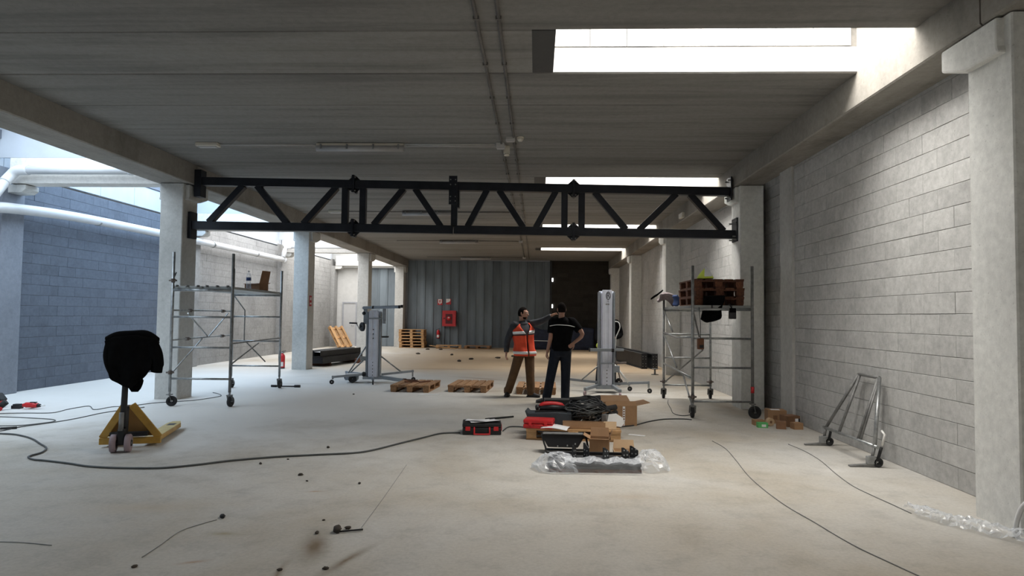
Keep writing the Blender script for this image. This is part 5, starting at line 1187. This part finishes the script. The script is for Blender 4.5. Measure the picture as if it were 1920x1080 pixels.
t = thing('safety_sign', 'white sign with a red lower half on the sheet wall, right of the pair', 'sign', (-4.31, YB - .035, 2.23)); MB().bb(-.12, .12, -.006, 0, -.14, .14).build('plate', m_white, t); MB().prism([(-.12, -.14), (.12, -.14), (.12, .0), (.07, .03), (.02, -.02), (-.12, -.06)], (0, -.0065, 0), (1, 0, 0), (0, 0, 1), .0025).build('red_panel', m_redp, t); MB().bb(.08, .12, -.009, -.0065, .0, .14).build('red_edge', m_redp, t)
t = thing('safety_sign', 'small red sign on the side of the second left column', 'sign', (LI + .004, GY[3] + .22, 1.93)); MB().bb(-.003, .004, -.09, .09, -.15, .15).build('plate', m_redp, t); MB().bb(.0045, .006, -.05, .05, .02, .10).build('white_symbol', m_white, t); MB().bb(.0045, .006, -.06, .06, -.10, -.05).build('white_symbol', m_white, t)
# navy sheet covered stack in front of the dark wall
b = MB()
def nf(u, v):
    x = -.30 + 3.0 * u; top = 1.15 - .22 * math.sin(PI * min(1, u * 2.2)) * (1 if u < .45 else 0) - .15 * u
    if v < .5: return Vector((x, 31.35 - .02 * math.sin(u * 20), .0 + top * v / .5 + .02 * math.sin(u * 17) * v))
    return Vector((x, 31.35 + .9 * (v - .5) / .5, top + .03 * math.sin(u * 9)))
b.grid(nf, 30, 12); o = b.build('tarpaulin', m_navy); s1 = o.modifiers.new('cloth', 'SOLIDIFY'); s1.thickness = .03
tag(o, 'low dark navy sheeting in front of the dark far wall, behind the men', 'tarpaulin')
tag(MB().tube([(-.1, 31.28, .42), (1.0, 31.28, .40)], .02, 8).build('white_tube', m_white), 'thin white tube low in front of the dark navy sheeting', 'tube')

# ================================================================ TOOLS, CABLES, BITS ON THE FLOOR
def gun(label, loc, rz, col, name='cordless_drill'):
    t = thing(name, label, 'power tool', loc, rz)
    MB().tube(spline([(-.14, 0, .055), (-.08, 0, .062), (.03, 0, .062), (.09, 0, .056)], 4), [.030] * 3 + [.042] * 6 + [.034] * 4, 12).build('motor_housing', col, t)
    MB().tube([(.08, 0, .056), (.13, 0, .055)], [.034, .024], 12).build('gear_case', m_black, t); MB().tube([(.13, 0, .055), (.20, 0, .055)], .009, 8).build('bit', m_white, t)
    MB().tube([(-.05, .02, .05), (-.07, .13, .04)], .024, 10).build('grip', m_black, t); MB().bb(-.11, -.02, .12, .19, .0, .07).build('battery', col, t, bevel=.008); MB().bb(-.03, .07, -.02, .02, .098, .112).build('top_rail', m_black, t, bevel=.004); return t
gun('red cordless driver lying on the floor at the left, its bit pointing right', (-8.02, 10.35, 0), .05, m_red)
t = thing('cordless_saw', 'red and black power tool at the left edge of the floor, yellow battery on top', 'power tool', (-8.72, 10.42, 0), .0)
MB().bb(-.25, .16, -.09, .09, .05, .155).build('housing', m_red, t, bevel=.02); MB().bb(-.22, .03, -.085, .085, .16, .205).build('battery', M('yellow_plastic', (.62, .48, .05), .5), t, bevel=.01); MB().prism([(-.05, .155), (.10, .155), (.16, .11), (.19, .13), (.10, .235), (-.02, .23)], (0, .07, 0), (1, 0, 0), (0, 0, 1), .14).build('handle', m_rubber, t, bevel=.015); MB().bb(-.25, .10, -.08, .08, 0, .05).build('sole', m_black, t)
t = thing('angle_grinder', 'small red and black tool in front of the yellow and red power tool', 'power tool', (-8.48, 10.12, 0), -.2); MB().tube(spline([(-.16, 0, .04), (-.05, 0, .055), (.10, 0, .035), (.16, 0, .03)], 4), [.035] * 4 + [.05] * 5 + [.03] * 4, 12, True, [.035] * 13).build('housing', m_red, t); MB().tube([(.08, .05, .05), (.15, .10, .13)], .045, 10).build('head', m_rubber, t)
t = thing('battery_pack', 'black battery pack on the floor between the red tools', 'battery', (-8.27, 10.36, 0), .1); MB().bb(-.07, .07, -.05, .05, 0, .055).build('body', m_black, t, bevel=.01); MB().bb(-.05, .05, -.04, .04, .055, .075).build('contacts', m_rubber, t, bevel=.005)
MBc = lambda pts, r: MB().tube(spline([(p[0], p[1], r + .001 + (p[2] if len(p) > 2 else 0)) for p in pts], 6), r, 6)
tag(MBc([(-6.95, 8.25), (-6.76, 8.2), (-6.51, 8.15), (-6.14, 7.93), (-5.8, 7.63), (-5.55, 7.4), (-5.42, 7.16), (-5.40, 6.95), (-5.25, 6.82), (-5.09, 6.78), (-4.77, 6.68), (-4.48, 6.57), (-4.15, 6.53), (-3.74, 6.56), (-3.47, 6.72), (-3.2, 6.95), (-2.81, 7.17), (-2.43, 7.31), (-2.04, 7.45), (-1.86, 7.63), (-1.64, 8.05), (-1.4, 8.5), (-1.24, 8.78), (-1.0, 8.86)], .0105).build('floor_cable', m_cable), 'long thick grey cable winding from the left edge to the black toolbox', 'cable')
tag(MBc([(-.44, 9.06), (-.37, 9.40), (-.2, 9.42), (-.14, 9.35)], .0085).build('floor_cable', m_cable), 'short cable between the black toolbox and the loaded tool pallet', 'cable')
tag(MBc([(-8.3, 9.72), (-8.08, 9.79), (-7.81, 9.88), (-7.4, 9.95), (-7.42, 10.35), (-7.35, 10.72), (-7.0, 10.35), (-6.93, 10.68), (-6.78, 10.75), (-6.65, 10.95), (-6.55, 11.2), (-6.36, 11.36), (-6.2, 11.5), (-6.05, 11.66), (-5.95, 11.95), (-5.9, 12.3), (-6.1, 12.62), (-6.3, 12.8)], .006).build('floor_cable', m_cable), 'thin cable curling from the red tools to the foot of the left scaffold', 'cable')
tag(MBc([(-7.1, 8.3), (-6.91, 8.40), (-6.9, 8.72), (-6.74, 9.13), (-6.67, 9.53), (-6.66, 10.01), (-6.56, 10.32), (-6.4, 10.7)], .006).build('floor_cable', m_cable), 'thin cable running away on the floor left of the pallet truck', 'cable')
tag(MBc([(-8.0, 9.5), (-7.84, 9.5), (-7.49, 9.47), (-6.96, 9.36), (-6.80, 9.2), (-6.84, 9.03), (-6.97, 8.84), (-7.22, 8.76), (-7.4, 8.7)], .006).build('floor_cable', m_cable), 'hairpin loop of thin cable at the left edge of the floor', 'cable')
o = tag(MB().tube([(-7.02, 8.52, .015), (-6.86, 8.60, .016)], .016, 8).build('cable_plug', m_rubber), 'dark plug lying on the cables at the left edge of the floor', 'plug')
tag(MBc([(2.26, 8.63), (2.29, 8.15), (2.22, 7.49), (2.13, 6.79), (2.10, 6.2), (2.11, 5.7), (2.16, 5.29), (2.19, 4.98), (2.23, 4.71), (2.3, 4.45), (2.4, 4.1)], .0038).build('floor_cable', m_wire), 'thin grey wire crossing the right foreground floor, nearer the middle', 'cable')
tag(MBc([(3.17, 8.51), (3.2, 8.08), (3.17, 7.58), (3.06, 6.94), (3.0, 6.47), (3.01, 6.15), (3.04, 5.83), (3.06, 5.58)], .0038).build('floor_cable', m_wire), 'thin grey wire running from the leaning frame to the clear film', 'cable')
tag(MBc([(1.05, 9.3), (1.23, 9.58), (1.44, 9.74), (1.7, 10.1), (1.97, 10.35), (2.27, 10.42), (2.40, 10.36)], .0085).build('floor_cable', m_cableb), 'black cable from the tool pallet to the foot of the right scaffold', 'cable')
tag(MBc([(2.52, 12.8), (2.42, 12.3), (2.33, 11.6), (2.26, 11.0), (2.38, 10.78), (2.62, 11.1), (2.72, 11.5)], .006).build('floor_cable', m_cable), 'thin looping cable on the floor under the right scaffold', 'cable')
tag(MBc([(-2.5, 4.21), (-2.51, 4.44), (-2.53, 4.72), (-2.46, 4.9), (-2.40, 5.0)], .003).build('floor_wire', m_wire), 'stiff piece of wire on the left foreground floor with a dark clip at its end', 'wire')
tag(MBc([(-3.61, 4.42), (-3.48, 4.42), (-3.33, 4.4), (-3.22, 4.38)], .003).build('floor_wire', m_wire), 'short wire at the left edge of the foreground floor', 'wire')
tag(MBc([(-1.34, 6.96), (-1.29, 5.65), (-1.27, 4.9)], .0018).build('string', m_wire), 'thin taut string lying on the middle foreground floor', 'string')
o = tag(MB().tube([(-.75, 10.02, .016), (-.34, 10.32, .016)], .014, 8).build('steel_bar', m_rubber), 'short black bar lying on the floor left of the loaded tool pallet', 'bar')
o = tag(MB().tube([(.78, 10.55, .014), (.94, 10.30, .014), (.97, 10.18, .014)], .012, 8).build('steel_bar', m_rubber), 'bent black bar on the floor behind the large open carton', 'bar')
t = thing('hand_tool', 'long black tool lying on the floor by the far wheels of the left scaffold', 'tool', (-5.30, 13.98, 0), .02); MB().tube([(-.28, 0, .02), (.20, 0, .02)], .014, 8).build('shaft', m_black, t); MB().tube([(.18, 0, .025), (.30, 0, .025)], .03, 10).build('handle', m_black, t); MB().tube([(-.32, 0, .025), (-.2, 0, .022)], .024, 8).build('head', m_rubber, t)
t = thing('water_hose', 'white translucent hose arching up beside the nearest right column', 'hose', (3.50, 4.98, 0)); MB().tube(spline([(0, .05, .01), (-.005, .03, .12), (.02, .0, .24), (.10, -.04, .32), (.24, -.08, .335), (.36, -.1, .30), (.42, -.12, .02)], 6), .017, 8).build('hose', M('white_hose', (.80, .80, .80), .3, var=.02), t); MB().tube([(0, .05, .005), (0, .05, .06)], .024, 10).build('sleeve', m_film, t)
def lump(name, label, cat, x, y, s_, mat, group=None, flat=.5):
    b = MB(); sd = random.uniform(0, 99); b.ball((0, 0, 0), (s_, s_ * .6, s_ * flat), 10, 7, lambda d: 1 + .35 * noise.noise(d * 2.2 + Vector((sd, 0, 0))) * 1.2); o = b.build(name, mat, None, loc=(x, y, s_ * flat * .8), rot=(0, 0, sd)); return tag(o, label, cat, group)
m_mud = M('dark_mud', (.06, .048, .038), .9, var=.4)
lump('clip', 'dark clip at the end of the stiff wire on the left foreground floor', 'clip', -2.385, 5.06, .032, m_rubber)
lump('mud_clod', 'biggest dark clod at the muddy scrape in the middle foreground', 'clod', -1.42, 4.80, .05, m_mud)
o = tag(MB().tube([(-1.40, 4.77, .012), (-1.24, 4.83, .012)], .007, 6).build('twig', m_rubber), 'thin dark stick beside the biggest clod in the middle foreground', 'stick')
for k, (x, y, s_) in enumerate(((-1.55, 4.75, .022), (-1.36, 4.87, .024), (-1.60, 5.05, .012), (-1.28, 4.10, .02), (-1.55, 4.06, .018))): lump('mud_clod', 'dark mud clod in the scrape in the middle foreground', 'clod', x, y, s_, m_mud, 'mud clods in the foreground scrape')
for k, (x, y, s_) in enumerate(((-2.85, 6.86, .022), (-2.42, 7.75, .026), (-2.27, 6.42, .026), (-2.13, 6.2, .014), (-1.62, 6.15, .02), (-2.65, 7.1, .014), (-2.45, 4.05, .02))): lump('crumb', 'small dark crumb on the left foreground floor', 'crumb', x, y, s_, m_mud, 'dark crumbs on the foreground floor')
for k, (x, y) in enumerate(((-4.3, 29.9), (-4.9, 29.9), (-3.55, 12.9), (-3.3, 26.0), (-1.4, 24.5), (-2.3, 23.6), (-2.6, 22.5), (-.9, 25.6), (-.4, 30.8), (-4.7, 26.4))): lump('rubble', 'small dark lump of rubble on the far dusty floor', 'rubble', x, y, .10 if y > 20 else .03, m_mud, 'rubble on the far floor', .35)
b = MB(); b.box((0, 0, .004), (.42, .05, .006)); tag(b.build('floor_strip', m_paper, None, loc=(-2.1, 13.05, 0), rot=(0, 0, .15)), 'thin pale strip on the floor in front of the first pallet of the row', 'strip')
b = MB(); b.box((0, 0, .004), (.22, .06, .006)); tag(b.build('floor_strip', m_paper, None, loc=(1.35, 8.95, 0), rot=(0, 0, -.4)), 'scrap of white paper on the floor right of the loaded tool pallet', 'strip')
